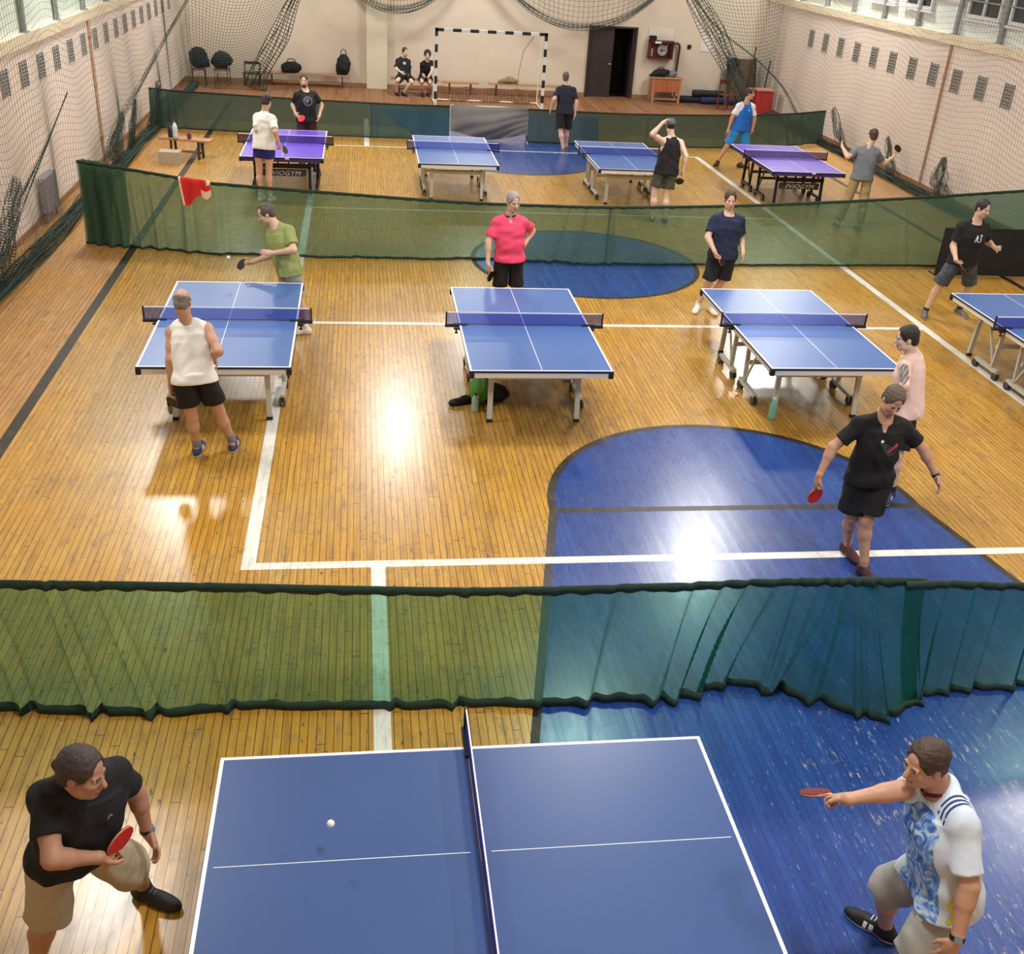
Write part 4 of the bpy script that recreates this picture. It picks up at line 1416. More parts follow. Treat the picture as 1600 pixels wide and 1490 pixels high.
def loft(st, p=2.4):
    """elliptic sections: (centre, half width, half depth, lateral dir, front dir)"""
    C = [np.asarray(s[0], float) for s in st]
    m = max(max(s[1], s[2]) for s in st)
    lo, hi = np.min(C, 0) - m, np.max(C, 0) + m

    def fn(X, Y, Z):
        best = None
        for s0, s1 in zip(st[:-1], st[1:]):
            a, b_ = np.asarray(s0[0], float), np.asarray(s1[0], float)
            ba = b_ - a
            L2 = float(ba @ ba) + 1e-12
            px, py, pz = X - a[0], Y - a[1], Z - a[2]
            tr = (px * ba[0] + py * ba[1] + pz * ba[2]) / L2
            t = np.clip(tr, 0, 1)
            qx, qy, qz = px - t * ba[0], py - t * ba[1], pz - t * ba[2]
            l0, l1, f0, f1 = s0[3], s1[3], s0[4], s1[4]
            u = qx * (l0[0] + t * (l1[0] - l0[0])) + qy * (l0[1] + t * (l1[1] - l0[1])) + qz * (l0[2] + t * (l1[2] - l0[2]))
            v = qx * (f0[0] + t * (f1[0] - f0[0])) + qy * (f0[1] + t * (f1[1] - f0[1])) + qz * (f0[2] + t * (f1[2] - f0[2]))
            w = (tr - t) * math.sqrt(L2)
            w = np.sign(w) * np.maximum(np.abs(w) - .014, 0)
            A = s0[1] + t * (s1[1] - s0[1])
            B = s0[2] + t * (s1[2] - s0[2])
            k = (np.abs(u / A) ** p + np.abs(v / B) ** p + 1e-9) ** (1 / p)
            d2 = (k - 1) * np.minimum(A, B)
            d = np.where(np.abs(w) > 0, np.sqrt(np.maximum(d2, 0) ** 2 + w ** 2), d2)
            best = d if best is None else np.minimum(best, d)
        return best
    return lo, hi, fn


def decal(name, target, center, dirn, up, faces, m, parent, base, off=.003):
    """flat print laid on a surface: polygons in the (right, up) plane are dropped onto the target mesh"""
    me = target.data
    bvh = BVHTree.FromPolygons([v.co.copy() for v in me.vertices], [tuple(p.vertices) for p in me.polygons])
    d = Vector(nrmz(dirn))
    up = Vector(up)
    r = d.cross(up).normalized()
    u = r.cross(d).normalized()
    c = Vector(center) - Vector(base)
    V_, F_ = [], []
    for poly in faces:
        ids = []
        ok = True
        for (a, b_) in poly:
            o = c + r * a + u * b_ - d * .35
            hit = bvh.ray_cast(o, d)
            if hit[0] is None:
                ok = False
                break
            ids.append(len(V_))
            V_.append(tuple(hit[0] - d * off))
        if ok:
            F_.append(tuple(ids))
    if F_:
        np_mesh(name, V_, F_, m, parent)


def strip2d(pts, w, n=1):
    """2-D polyline to quads"""
    o = []
    for (a, b_) in zip(pts[:-1], pts[1:]):
        a, b_ = np.array(a, float), np.array(b_, float)
        d = b_ - a
        nn = np.array([-d[1], d[0]])
        nn = nn / (np.linalg.norm(nn) + 1e-9) * w / 2
        k = max(1, int(np.linalg.norm(d) / .02))
        for i in range(k):
            p, q = a + d * i / k, a + d * (i + 1) / k
            o.append([tuple(p - nn), tuple(q - nn), tuple(q + nn), tuple(p + nn)])
    return o


def ring2d(c, r0, r1, n=20, a0=0, a1=2 * math.pi):
    o = []
    for i in range(n):
        t, s = a0 + (a1 - a0) * i / n, a0 + (a1 - a0) * (i + 1) / n
        o.append([(c[0] + r0 * math.cos(t), c[1] + r0 * math.sin(t)), (c[0] + r1 * math.cos(t), c[1] + r1 * math.sin(t)), (c[0] + r1 * math.cos(s), c[1] + r1 * math.sin(s)), (c[0] + r0 * math.cos(s), c[1] + r0 * math.sin(s))])
    return o


def skinm(tone):
    c = {'fair': srgb(206, 168, 146), 'pale': srgb(214, 182, 164), 'tan': srgb(172, 126, 100), 'ruddy': srgb(190, 144, 120)}[tone]
    return mat('skin_' + tone, c, .5, noise=.06, nscale=14, bump=.06, bscale=80)


m_lip = mat('lips', srgb(160, 96, 84), .45)
m_eye = mat('eye_white', srgb(196, 188, 180), .3)
m_iris = mat('iris_dark', srgb(40, 28, 22), .2)
m_watch = mat('watch_black', srgb(24, 24, 28), .4)
m_watchg = mat('watch_glass', srgb(120, 130, 140), .15)


def cloth_m(name, c, n=.06):
    return mat(name, c, .85, noise=n, nscale=9, bump=.35, bscale=16)


def person(key_, label, h, look, hair, haircol, tone, top, bottom, shoes, build=1.0, pad=None, belly=0.0, watch=None, palm=None, extras=None, socks=None, face=True):
    J = {k: np.array(v, float) if k != 'pad' else v for k, v in JOINTS[key_].items()}
    base = np.array([(J['hipL'][0] + J['hipR'][0]) / 2, (J['hipL'][1] + J['hipR'][1]) / 2, 0.0])
    T = thing('person', label, 'person', tuple(base))
    up = np.array([0, 0, 1.])
    hips = (J['hipL'] + J['hipR']) / 2
    shm = (J['shL'] + J['shR']) / 2
    lath = nrmz(J['hipR'] - J['hipL'])
    lats = nrmz(J['shR'] - J['shL'])
    sp = nrmz(J['neck'] - hips)
    fh = nrmz(np.cross(sp, lath)) * 1
    fs = nrmz(np.cross(sp, lats)) * 1
    # cross(up, right) = forward
    B = build
    neckb = J['neck'] + .25 * (shm - J['neck'])

    def stn(t, a, b_, fo=0.0):
        c = hips + (neckb - hips) * t
        l = nrmz(lath * (1 - t) + lats * t)
        f = nrmz(fh * (1 - t) + fs * t)
        return [c + f * fo, a, b_, l, f]

    def torso(e=0.0, hem=None, chest=0.0):
        s = []
        if hem is not None:
            s.append(stn(hem, (.170 * B + e), (.125 * B + e + belly * .4), .005 + belly * .2))
        else:
            s.append(stn(-.04, .155 * B + e, .105 * B + e, -.01))
        s += [stn(.08, .163 * B + e, (.118 + belly * .3) * B + e, belly * .2), stn(.36, .148 * B + e * 1.3 + (.012 if e else 0), (.104 + belly) * B + e * 1.2, .005 + belly * .75),
              stn(.66, .166 * B + e, .116 * B + e, .012 + belly * .2), stn(.84, .150 * B + e, .098 * B + e, 0.0), stn(.97, .095 * B + e, .070 * B + e, -.005)]
        return s
    pts = np.array([J[k] for k in J if k != 'pad'])
    lo, hi = pts.min(0) - .2, pts.max(0) + .22
    lo[2] = max(lo[2], -.02)
    for s in 'LR':
        J['sh' + s] = J['sh' + s] - sp * .022 - lats * (.012 if s == 'R' else -.012)
    trap = J['neck'] + sp * .035 - fs * .012
    # ---- body
    G = Field(lo, hi, h)
    G.put(loft(torso()), 0)
    for s in 'LR':
        sh, el, wr, ha = J['sh' + s], J['el' + s], J['wr' + s], J['ha' + s]
        G.put(cone(trap, sh, .038 * B, .050 * B), .04)
        G.put(cone(neckb - sp * .03, sh, .055 * B, .050 * B), .04)
        G.put(cone(sh, sh + (el - sh) * .55, .056 * B, .049 * B), .03)
        G.put(cone(sh + (el - sh) * .45, el, .047 * B, .041 * B), .02)
        G.put(cone(el, el + (wr - el) * .3, .039 * B, .041 * B), .03)
        G.put(cone(el + (wr - el) * .2, wr, .041 * B, .026 * B), .02)
        hp, kn, an, to = J['hip' + s], J['kn' + s], J['an' + s], J['toe' + s]
        G.put(cone(hp, hp + (kn - hp) * .5, .080 * B, .074 * B), .03)
        G.put(cone(hp + (kn - hp) * .4, kn, .076 * B, .054 * B), .03)
        back = -nrmz(np.cross(lath, nrmz(kn - an))) * -1
        fw = nrmz(np.array([to[0] - an[0], to[1] - an[1], 0]))
        cm = kn + (an - kn) * .3 - fw * .018
        G.put(cone(kn, cm, .052 * B, .056 * B), .025)
        G.put(cone(cm, an + (kn - an) * .15, .055 * B, .037), .03)
        G.put(cone(an + (kn - an) * .15, an, .036, .036), .02)
        G.put(cone(an - up * .02 - fw * .03, an + fw * .15 - up * .045, .034, .026), .03)
        # hand
        D = nrmz(ha - wr)
        gl = pad is not None and pad[0] == s
        if gl:
            A_ = nrmz(np.array(J['pad'][1:]) - (wr * .25 + ha * .75))
            pn = palm.get(s) if palm else None
        pn = (palm or {}).get(s)
        side = lats * (-1 if s == 'R' else 1)
        N_ = np.array(pn, float) if pn is not None else side * .8 - fs * .2
        N_ = nrmz(N_ - D * (N_ @ D))
        S_ = np.cross(D, N_)
        if S_ @ (fs + up * .3) < 0:
            S_ = -S_           # thumb side looks forward
        G.put(ell(wr + D * .052, (S_, N_, D), (.041, .019, .055)), .015)
        G.put(cone(wr - D * .01, wr + D * .03, .026, .024), .02)
        curl = 1.15 if gl else .38
        for q, (o_, ln) in enumerate(((.030, .072), (.010, .080), (-.010, .075), (-.029, .060))):
            p0 = wr + D * .093 + S_ * o_
            ang = curl * .55 + .06 * q
            dcur = nrmz(D + S_ * o_ * (1.5 if not gl else .3))
            for fr, ra in ((.42, .0088), (.32, .0080), (.26, .0072)):
                d_ = nrmz(dcur * math.cos(ang) + N_ * math.sin(ang))
                p1 = p0 + d_ * ln * fr
                G.put(cone(p0, p1, ra, ra - .0006), .004)
                p0 = p1
                ang += curl
        p0 = wr + D * .03 + S_ * .034
        p1 = p0 + nrmz(D * .75 + S_ * .6 + N_ * .35) * .038
        p2 = p1 + nrmz(D * .9 + S_ * .15 + N_ * (.7 if gl else .3)) * .032
        G.put(cone(p0, p1, .013, .010), .01)
        G.put(cone(p1, p2, .0100, .0085), .004)
    # ---- head
    a_, pit = math.radians(look[0]), math.radians(look[1])
    roll = math.radians(look[2]) if len(look) > 2 else 0
    Fd = np.array([math.sin(a_) * math.cos(pit), math.cos(a_) * math.cos(pit), -math.sin(pit)])
    Rt = np.array([math.cos(a_), -math.sin(a_), 0])
    Uu = np.cross(Rt, Fd)
    Rt, Uu = Rt * math.cos(roll) + Uu * math.sin(roll), Uu * math.cos(roll) - Rt * math.sin(roll)
    c = J['head'] * 1.0
    A = (Rt, Fd, Uu)
    at = lambda r_, f_, u_: c + Rt * r_ + Fd * f_ + Uu * u_
    G.put(cone(J['neck'] - sp * .02, at(0, -.022, -.055), .060 * B, .057), .03)
    G.put(ell(at(0, -.012, .035), A, (.074, .096, .084)), .02)
    G.put(ell(at(0, .030, -.035), A, (.060, .064, .084)), .02)
    G.put(ell(at(0, .062, -.093), A, (.032, .027, .022)), .03)
    for s in (-1, 1):
        G.put(ell(at(s * .044, .022, -.072), A, (.020, .036, .026)), .03)
    for s in (-1, 1):
        G.put(ell(at(s * .034, .062, -.022), A, (.026, .024, .022)), .02)   # cheeks
        G.put(ell(at(s * .031, .104, .006), A, (.016, .0135, .0075)), .010, 'cut')
        G.put(ell(at(s * .075, -.008, -.012), A, (.009, .020, .032)), .006)
        G.put(ell(at(s * .028, .079, .022), A, (.024, .010, .006)), .014)
    G.put(cone(at(0, .090, .008), at(0, .110, -.028), .009, .014), .010)
    G.put(ell(at(0, .092, -.061), A, (.023, .010, .005)), .006)
    G.put(ell(at(0, .089, -.070), A, (.020, .010, .006)), .006)
    P_, F_ = G.mesh()
    fc = P_[F_].mean(1) - c
    x, y, z = fc @ Rt, fc @ Fd, fc @ Uu
    mi = np.zeros(len(F_), int)
    if face:
        mi[(np.abs(x) < .024) & (y > .08) & (y < .12) & (z > -.078) & (z < -.056)] = 1
    body = np_mesh('body', P_ - base, F_, [skinm(tone), m_lip], T, mi)
    if face:
        for s in (-1, 1):
            e = at(s * .031, .0765, .006) - base
            b = MB()
            b.m = 0
            b.lathe((0, 0, 0), [(.0115 * math.sin(math.pi * (i + .02) / 8.04), -.0115 * math.cos(math.pi * (i + .02) / 8.04)) for i in range(9)], 12, 'Y')
            b.m = 1
            b.lathe((0, 0, 0), [(.0064, .0092), (.0064, .0108), (.003, .0122), (.0005, .0124)], 12, 'Y')
            o = b.build('eye', [m_eye, m_iris], T, smooth=True)
            o.matrix_local = Matrix.Translation(Vector(e)) @ Matrix((Rt, Fd, Uu)).transposed().to_4x4()
            b = MB()
            b.tube([tuple(at(s * q, yy, zz) - base) for q, yy, zz in ((.014, .093, .020), (.026, .092, .025), (.040, .084, .024), (.050, .073, .018))], .0036, 6, r2=.0024)
            b.build('eyebrow', mat('eyebrow_' + hair[0], haircol, .8), T)
    # ---- hair
    if hair[0] != 'none':
        Hf = Field(c - .17, c + .19, min(h, .008))
        st = hair[0]
        g = {'buzz': .003, 'short': .009, 'bald': .006, 'receding': .007, 'curly': .030, 'tied': .008, 'cap': .013, 'thick': .018}[st]
        Hf.put(ell(at(0, -.016, .038), A, (.076 + g, .098 + g, .086 + g)), 0)
        if st not in ('cap',):
            Hf.put(ell(at(0, -.055, -.03), A, (.062 + g * .5, .050 + g, .065)), .02)
        # face opening
        Hf.put(ell(at(0, .115, -.025), A, (.110, .088, .098)), .008, 'cut')
        Hf.put(ell(at(0, .122, .056), A, (.062, .070, .062)), .008, 'cut')
        Hf.put(ell(at(0, .025, -.10), A, (.13, .062, .085)), .008, 'cut')
        for s in (-1, 1):
            Hf.put(ell(at(s * .085, -.004, -.020), A, (.030, .026, .036)), .006, 'cut')
        if st == 'bald':
            Hf.put(ell(at(0, .01, .115), A, (.13, .150, .092)), .012, 'cut')
        if st == 'receding':
            for s in (-1, 1):
                Hf.put(ell(at(s * .045, .085, .09), A, (.034, .055, .05)), .01, 'cut')
        if st == 'cap':
            Hf.plane(at(0, 0, .012), -Uu)
            Hf.put(ell(at(0, .10, .035), A, (.062, .06, .008)), .01)
        if st == 'tied':
            Hf.put(ell(at(0, -.115, -.01), A, (.024, .03, .032)), .02)
        Hf.plane(at(0, -.05, -.075), -Uu)
        if st != 'cap':
            Hf.wrinkle(.0010 if st != 'curly' else .006, 200 if st != 'curly' else 120, 5, 1)
        hp_, hf_ = Hf.mesh()
        np_mesh('cap' if st == 'cap' else 'hair', hp_ - base, hf_, mat('hair_%s_%s' % (st, key_), haircol, .62, noise=.45, nscale=60, bump=.5, bscale=120, stretch=(1.0, 1.0, .35)), T)
        if st == 'cap':
            Hf = Field(c - .15, c + .13, .009)
            Hf.put(ell(at(0, -.03, .0), A, (.080, .082, .07)), 0)
            Hf.put(ell(at(0, .09, -.02), A, (.12, .09, .12)), .01, 'cut')
            Hf.plane(at(0, 0, .02), Uu)
            Hf.plane(at(0, 0, -.06), -Uu)
            hp_, hf_ = Hf.mesh()
            np_mesh('hair', hp_ - base, hf_, mat('hair_dark', srgb(40, 32, 28), .8), T)
    if key_ in ('P1', 'P11'):
        # short beard
        Hf = Field(c - .15, c + .15, .007)
        Hf.put(ell(at(0, .030, -.040), A, (.063, .068, .084)), 0)
        Hf.put(ell(at(0, .062, -.095), A, (.034, .030, .026)), .03)
        Hf.plane(at(0, 0, -.062), Uu)
        Hf.plane(at(0, -.002, 0), -Fd)
        hp_, hf_ = Hf.mesh()
        if key_ == 'P11':
            np_mesh('beard', hp_ - base, hf_, mat('beard_dark', srgb(70, 48, 40), .8, noise=.3, nscale=60), T)
    # ---- shorts / trousers
    bk, bm, bo = bottom
    SH = Field(lo, np.minimum(hi, np.maximum(J['hipL'], J['hipR']) + .55), h)
    e2 = bo.get('loose', .016)
    SH.put(loft([stn(-.07, .158 * B + e2, .106 * B + e2, -.008), stn(.02, .160 * B + e2, .115 * B + e2, 0), stn(.12, .156 * B + e2 * .3, (.102 + belly * .4) * B + e2 * .3, .002 + belly * .3)]), 0)
    frac = bo.get('len', .78)
    for s in 'LR':
        hp, kn, an = J['hip' + s], J['kn' + s], J['an' + s]
        if frac <= 1:
            SH.put(capped(hp, hp + (kn - hp) * frac, .080 * B + e2, (.068 + .022 * (1 - frac)) * B + e2 * 1.8), .014)
        else:
            SH.put(cone(hp, kn, .080 * B + e2, .066 * B + e2), .03)
            SH.put(capped(kn, kn + (an - kn) * (frac - 1), .066 * B + e2, .056 * B + e2 * (1.0)), .02)
    SH.wrinkle(bo.get('wr', .0035) * 1.2, 24, 40 + int(key_[1:]), .7)
    # ---- shirt
    kind, mats_, o_ = top
    hem = o_.get('hem', -.12)
    e = o_.get('loose', .020)
    S = Field(lo, hi, h)
    S.put(loft(torso(e, hem)), 0)
    cuts = []
    for s in 'LR':
        sh, el = J['sh' + s], J['el' + s]
        if kind == 'tank':
            S.put(cone(neckb + (sh - neckb) * .1, neckb + (sh - neckb) * .62, .062 * B + .008, .052 * B + .008), .04)
            if o_.get('wide'):
                S.put(cone(trap, sh - (sh - trap) * .12, .038 * B + .009, .050 * B + .010), .03)
        else:
            fr = o_.get('sleeve', .72)
            S.put(cone(trap, sh, .038 * B + .011, .050 * B + .013), .04)
            S.put(cone(neckb - sp * .03, sh, .055 * B + .010, .052 * B + .012), .04)
            S.put(capped(sh, sh + (el - sh) * fr, .064 * B, .062 * B + .008), .03)
    for s in 'LR':
        hp_, kn_ = J['hip' + s], J['kn' + s]
        S.put(cone(hp_, hp_ + (kn_ - hp_) * .3, .078 * B + bottom[2].get('loose', .016) + .010, .084 * B + bottom[2].get('loose', .016) + .010), .03)
    if kind == 'tank':
        for s in 'LR':
            sh = J['sh' + s]
            q_ = .068 if o_.get('wide') else .035
            S.put(ell(sh + lats * (q_ if s == 'R' else -q_) - sp * .05, (lats, fs, sp), (.075, .095, .14)), .012, 'cut')
    dn = nrmz(neckb - hips)
    S.wrinkle(o_.get('wr', .0036) * 1.2, 26, hash(key_) % 1 + int(key_[1:]), .6)
    # neckline
    S.put(cone(J['neck'] + sp * .012 + fs * .022, J['neck'] + sp * .13 + fs * .05, (.060 if kind != 'tank' or o_.get('wide') else .078) * B, .085), .006, 'cut')
    if kind == 'vneck':
        S.put(ell(J['neck'] + fs * .09 - sp * .015, (lats, fs, sp), (.024, .05, .06)), .006, 'cut')
    q3 = tuple(slice(0, min(a_, b_)) for a_, b_ in zip(S.val.shape, SH.val.shape))
    S.val[q3] = np.minimum(S.val[q3], SH.val[q3] - .008)
    # hem: cut below, slightly drooped
    hc = hips + (neckb - hips) * hem
    S.plane(hc, -nrmz(dn * .6 + up * .4))
    P_, F_ = S.mesh()
    P_ = relax(P_, F_, int(round(.035 / h)))
    mi = None
    if o_.get('region'):
        zone = o_['region'](P_, dict(J=J, hips=hips, neckb=neckb, lats=lats, fs=fs, sp=sp))
    shirt = np_mesh(o_.get('name', 'shirt'), P_ - base, F_, mats_, T, mi)
    if o_.get('region'):
        at_ = shirt.data.attributes.new('print_zone', 'FLOAT', 'POINT')
        at_.data.foreach_set('value', np.asarray(zone, dtype=np.float32))
    if o_.get('collar'):
        b = MB()
        cpts = []
        for q in range(15):
            t = math.pi * (-.42 + 1.84 * q / 14)
            cpts.append(tuple(J['neck'] - base + sp * (.028 + .010 * math.sin(t)) + lats * .064 * B * math.cos(t) * -1 - fs * (.060 * B * math.sin(t)) + fs * .028))
        b.tube(cpts, .010, 8)
        b.build('collar', o_['collar'], T, smooth=True)
    P_, F_ = SH.mesh()
    P_ = relax(P_, F_, int(round(.025 / h)))
    mi = bo['region'](P_[F_].mean(1), dict(J=J)) if bo.get('region') else None
    short = np_mesh(bk, P_ - base, F_, bm, T, mi)
    # ---- shoes and socks
    for s in 'LR':
        kn, an, to = J['kn' + s], J['an' + s], J['toe' + s]
        fw = nrmz(np.array([to[0] - an[0], to[1] - an[1], 0]))
        g0 = np.array([an[0], an[1], 0])
        sd = np.cross(fw, up)
        hs = min(h, .009)
        S = Field(np.minimum(g0 - .14, g0 + fw * .24 - .1), np.maximum(g0 + .14, g0 + fw * .24 + .1) + np.array([0, 0, .04]), hs)
        S.lo[2] = -.02
        S.ax[2] = S.lo[2] + hs * np.arange(S.n[2])
        S.put(ell(g0 + fw * .13 + up * .028, (sd, fw, up), (.048, .105, .045)), 0)
        S.put(ell(g0 - fw * .02 + up * .038, (sd, fw, up), (.040, .070, .055)), .03)
        S.put(cone(g0 + up * .05, an + up * .005, .044, .044), .03)
        S.put(ell(g0 + fw * .08 + up * .055, (sd, fw, up), (.034, .07, .035)), .03)
        S.plane(g0 + up * .002, -up)
        S.put(cone(an - up * .005, an + up * .08 + (kn - an) * .1, .034, .038), .008, 'cut')
        P_, F_ = S.mesh()
        zc = P_[F_].mean(1)[:, 2]
        q = (P_[F_].mean(1) - g0) @ fw
        mi = np.where(zc < .024, 1, 0)
        if shoes.get('stripe'):
            mi = np.where((zc > .03) & (zc < .07) & ((np.abs(q - .06) < .012) | (np.abs(q - .095) < .010)), 1, mi)
        np_mesh('shoe', P_ - base, F_, [shoes['m'], shoes['sole']], T, mi)
        if socks:
            b = MB()
            pz = [an - up * .03, an + (kn - an) * .06, an + (kn - an) * socks[1]]
            b.tube([tuple(p - base) for p in pz], .040, 14, r2=.046)
            b.build('sock', socks[0], T, smooth=True)
        if shoes.get('lace'):
            b = MB()
            for k in range(4):
                p = g0 + fw * (.055 + .022 * k) + up * (.098 - .009 * k)
                b.tube([tuple(p - sd * .022 - base), tuple(p + up * .004 - base), tuple(p + sd * .022 - base)], .003, 6)
            b.build('laces', shoes['lace'], T)
    if watch:
        for s, wm in watch:
            el, wr = J['el' + s], J['wr' + s]
            d_ = nrmz(wr - el)
            p = wr - d_ * .012
            b = MB()
            b.tube([tuple(p - d_ * .011 - base), tuple(p + d_ * .011 - base)], .030 * B + .0035, 16)
            b.build('watch', wm, T, smooth=False)
            if wm is m_watch:
                n_ = nrmz(np.cross(d_, np.cross(up, d_)))
                b = MB()
                b.tube([tuple(p + n_ * .026 - base), tuple(p + n_ * .038 - base)], .019, 14)
                b.build('watch_face', m_watchg, T)
    if extras:
        extras(dict(J=J, T=T, base=base, shirt=shirt, shorts=short, body=body, fs=fs, lats=lats, sp=sp, hips=hips, neckb=neckb))
    # ---- bat held in the hand
    if pad:
        s, nrm_, colr, lab = pad
        bat(np.array(J['pad'][1:]), J['wr' + s] * .25 + J['ha' + s] * .75, nrm_, colr, lab)
    return T


def bat(c, hand, nrm_, colr, label):
    c, hand = np.asarray(c, float), np.asarray(hand, float)
    a = nrmz(c - hand)
    n_ = np.array(nrm_, float)
    n_ = nrmz(n_ - a * (n_ @ a))
    s = np.cross(a, n_)
    T = thing('table_tennis_bat', label, 'bat', tuple(hand))
    M3 = Matrix((s, a, n_)).transposed().to_4x4()
    L_ = float(np.linalg.norm(c - hand))
    cols = {'red': mat('rubber_red', srgb(206, 36, 40), .55, bump=.1, bscale=300), 'black': mat('rubber_black', srgb(26, 22, 26), .6), 'darkred': mat('rubber_dark_red', srgb(112, 30, 40), .55),
            'pink': mat('rubber_pink', srgb(214, 60, 84), .55)}
    wood = mat('bat_wood', srgb(196, 150, 96), .5, noise=.1, nscale=40)

    def disc(z0, z1, cut, name, m):
        b = MB()
        pts = []
        for k in range(36):
            t = 2 * math.pi * k / 36
            x, y = .0755 * math.sin(t), .079 * math.cos(t)
            y = max(y, -cut)
            pts.append((x, L_ + y))
        b.mesh([(x, y, z0) for x, y in pts] + [(x, y, z1) for x, y in pts], [tuple(range(36))[::-1], tuple(range(36, 72))] + [(k, (k + 1) % 36, 36 + (k + 1) % 36, 36 + k) for k in range(36)])
        o = b.build(name, m, T)
        o.matrix_local = M3
    disc(-.003, .003, .078, 'blade', wood)
    disc(.003, .0068, .060, 'rubber', cols[colr[0]])
    disc(-.0068, -.003, .060, 'rubber', cols[colr[1]])
    b = MB()
    b.bar((0, L_ - .085, 0), (0, L_ - .170, 0), .026, .020)
    b.bar((0, L_ - .070, 0), (0, L_ - .090, 0), .034, .012)
    o = b.build('handle', wood, T)
    o.matrix_local = M3

# clothing materials
c_black = cloth_m('cloth_black', srgb(15, 14, 17))
c_black2 = cloth_m('cloth_jersey_black', srgb(13, 12, 15))
c_navy = cloth_m('cloth_navy', srgb(22, 32, 62))
c_dnavy = cloth_m('cloth_dark_navy', srgb(24, 28, 46))
c_beige = cloth_m('cloth_beige', srgb(172, 160, 136))
c_greyp = cloth_m('cloth_light_grey', srgb(158, 156, 152))
c_white = cloth_m('cloth_white', srgb(232, 230, 226))
c_white2 = cloth_m('cloth_pale_blue_white', srgb(206, 218, 232))
c_green = cloth_m('cloth_lime_green', srgb(142, 152, 92))
c_pink = cloth_m('cloth_pink_red', srgb(226, 68, 104))
c_ppink = cloth_m('cloth_pale_pink', srgb(226, 196, 188))
c_blue = cloth_m('cloth_sport_blue', srgb(30, 108, 206))
c_lblue = cloth_m('cloth_sky_blue', srgb(44, 140, 214))
c_dblue = cloth_m('cloth_short_blue', srgb(30, 36, 112))
c_grey = cloth_m('cloth_mid_grey', srgb(104, 108, 116))
c_khaki = cloth_m('cloth_khaki', srgb(146, 128, 88))
c_camo = mat('cloth_camo', srgb(62, 66, 54), .85, noise=.6, nscale=22, bump=.3, bscale=20)
c_gcamo = mat('cloth_grey_print', srgb(66, 74, 86), .85, noise=.6, nscale=26, bump=.3, bscale=20)
c_maroon = cloth_m('cloth_maroon', srgb(64, 22, 30))
c_red = cloth_m('cloth_collar_dark', srgb(90, 26, 40))
c_print = mat('cloth_blue_print', srgb(112, 160, 222), .8, noise=.5, nscale=9, bump=.3, bscale=14, stretch=(1, 1, 1.6))
s_black = mat('shoe_black', srgb(15, 15, 18), .6)
s_white = mat('shoe_white', srgb(226, 224, 222), .6)
s_navy = mat('shoe_navy', srgb(36, 54, 98), .6)
s_grey = mat('shoe_grey', srgb(92, 88, 84), .6)
s_red = mat('shoe_maroon', srgb(70, 26, 34), .6)
s_sole = mat('sole_white', srgb(222, 220, 214), .6)
s_soleb = mat('sole_dark', srgb(30, 28, 32), .6)
c_sockg = cloth_m('sock_grey', srgb(120, 118, 122))
c_sockw = cloth_m('sock_white', srgb(226, 226, 226))
c_sockb = cloth_m('sock_black', srgb(28, 28, 32))
p_white = mat('print_white', srgb(224, 226, 230), .7)
p_navy = mat('print_navy', srgb(34, 48, 120), .7)
p_red = mat('print_red', srgb(196, 44, 50), .7)
p_grey = mat('print_grey', srgb(120, 122, 128), .7)
p_yel = mat('print_yellow', srgb(216, 196, 60), .7)
H_dark, H_brown, H_grey, H_dgrey = srgb(38, 31, 28), srgb(64, 46, 36), srgb(150, 146, 142), srgb(84, 74, 68)


def ex1(e):
    J = e['J']
    el, sh = J['elR'], J['shR']
    c = sh + (el - sh) * .62
    dn = nrmz(el - sh)
    out = nrmz(np.array([0.1, -1, .2]))
    decal('sleeve_print', e['shirt'], c, -out, -np.cross(out, np.cross(dn, out)), strip2d([(-.035, 0), (.03, .0)], .006), p_grey, e['T'], e['base'])
    c = e['neckb'] - e['sp'] * .12 - e['lats'] * .07
    decal('chest_mark', e['shirt'], c, -e['fs'], e['sp'], strip2d([(-.012, -.008), (.0, .008), (.014, -.004)], .008), p_grey, e['T'], e['base'])


def ex2(e):
    J, lats, fs, sp = e['J'], e['lats'], e['fs'], e['sp']
    # three navy stripes over the near shoulder
    sh = J['shL']
    for k in range(3):
        c = sh + lats * (.055 - .024 * k) + fs * .012
        decal('shoulder_stripe', e['shirt'], c + sp * .1, -sp, fs, strip2d([(0, -.07), (0, .075)], .010), p_navy, e['T'], e['base'], .004)
    decal('shorts_mark', e['shorts'], J['hipL'] + (J['knL'] - J['hipL']) * .25, -fs, sp, strip2d([(-.02, 0), (.025, 0)], .012), p_white, e['T'], e['base'])
    c = e['hips'] + (e['neckb'] - e['hips']) * .72
    decal('chest_ring', e['shirt'], c, -fs, sp, ring2d((0, 0), .028, .040), mat('print_mid_blue', srgb(70, 110, 200), .7), e['T'], e['base'])
    c = e['hips'] + (e['neckb'] - e['hips']) * -.02
    decal('hem_print', e['shirt'], c + lats * -.05, nrmz(lats - fs * .4), sp, strip2d([(-.03, -.05), (.01, 0), (-.02, .05), (.02, .09)], .022), p_yel, e['T'], e['base'])


def reg2(p, q):
    """positive on the printed front panel, negative on shoulders, sleeves and back"""
    d = p - q['hips']
    u = d @ q['lats']
    f = d @ q['fs']
    h_ = (d @ nrmz(q['neckb'] - q['hips'])) / np.linalg.norm(q['neckb'] - q['hips'])
    arm = np.minimum(np.linalg.norm(p - q['J']['elL'], axis=1), np.linalg.norm(p - q['J']['shL'], axis=1)) - .115
    return np.minimum.reduce([f + .02, (.95 - h_) * .4, arm, .175 - np.abs(u)])


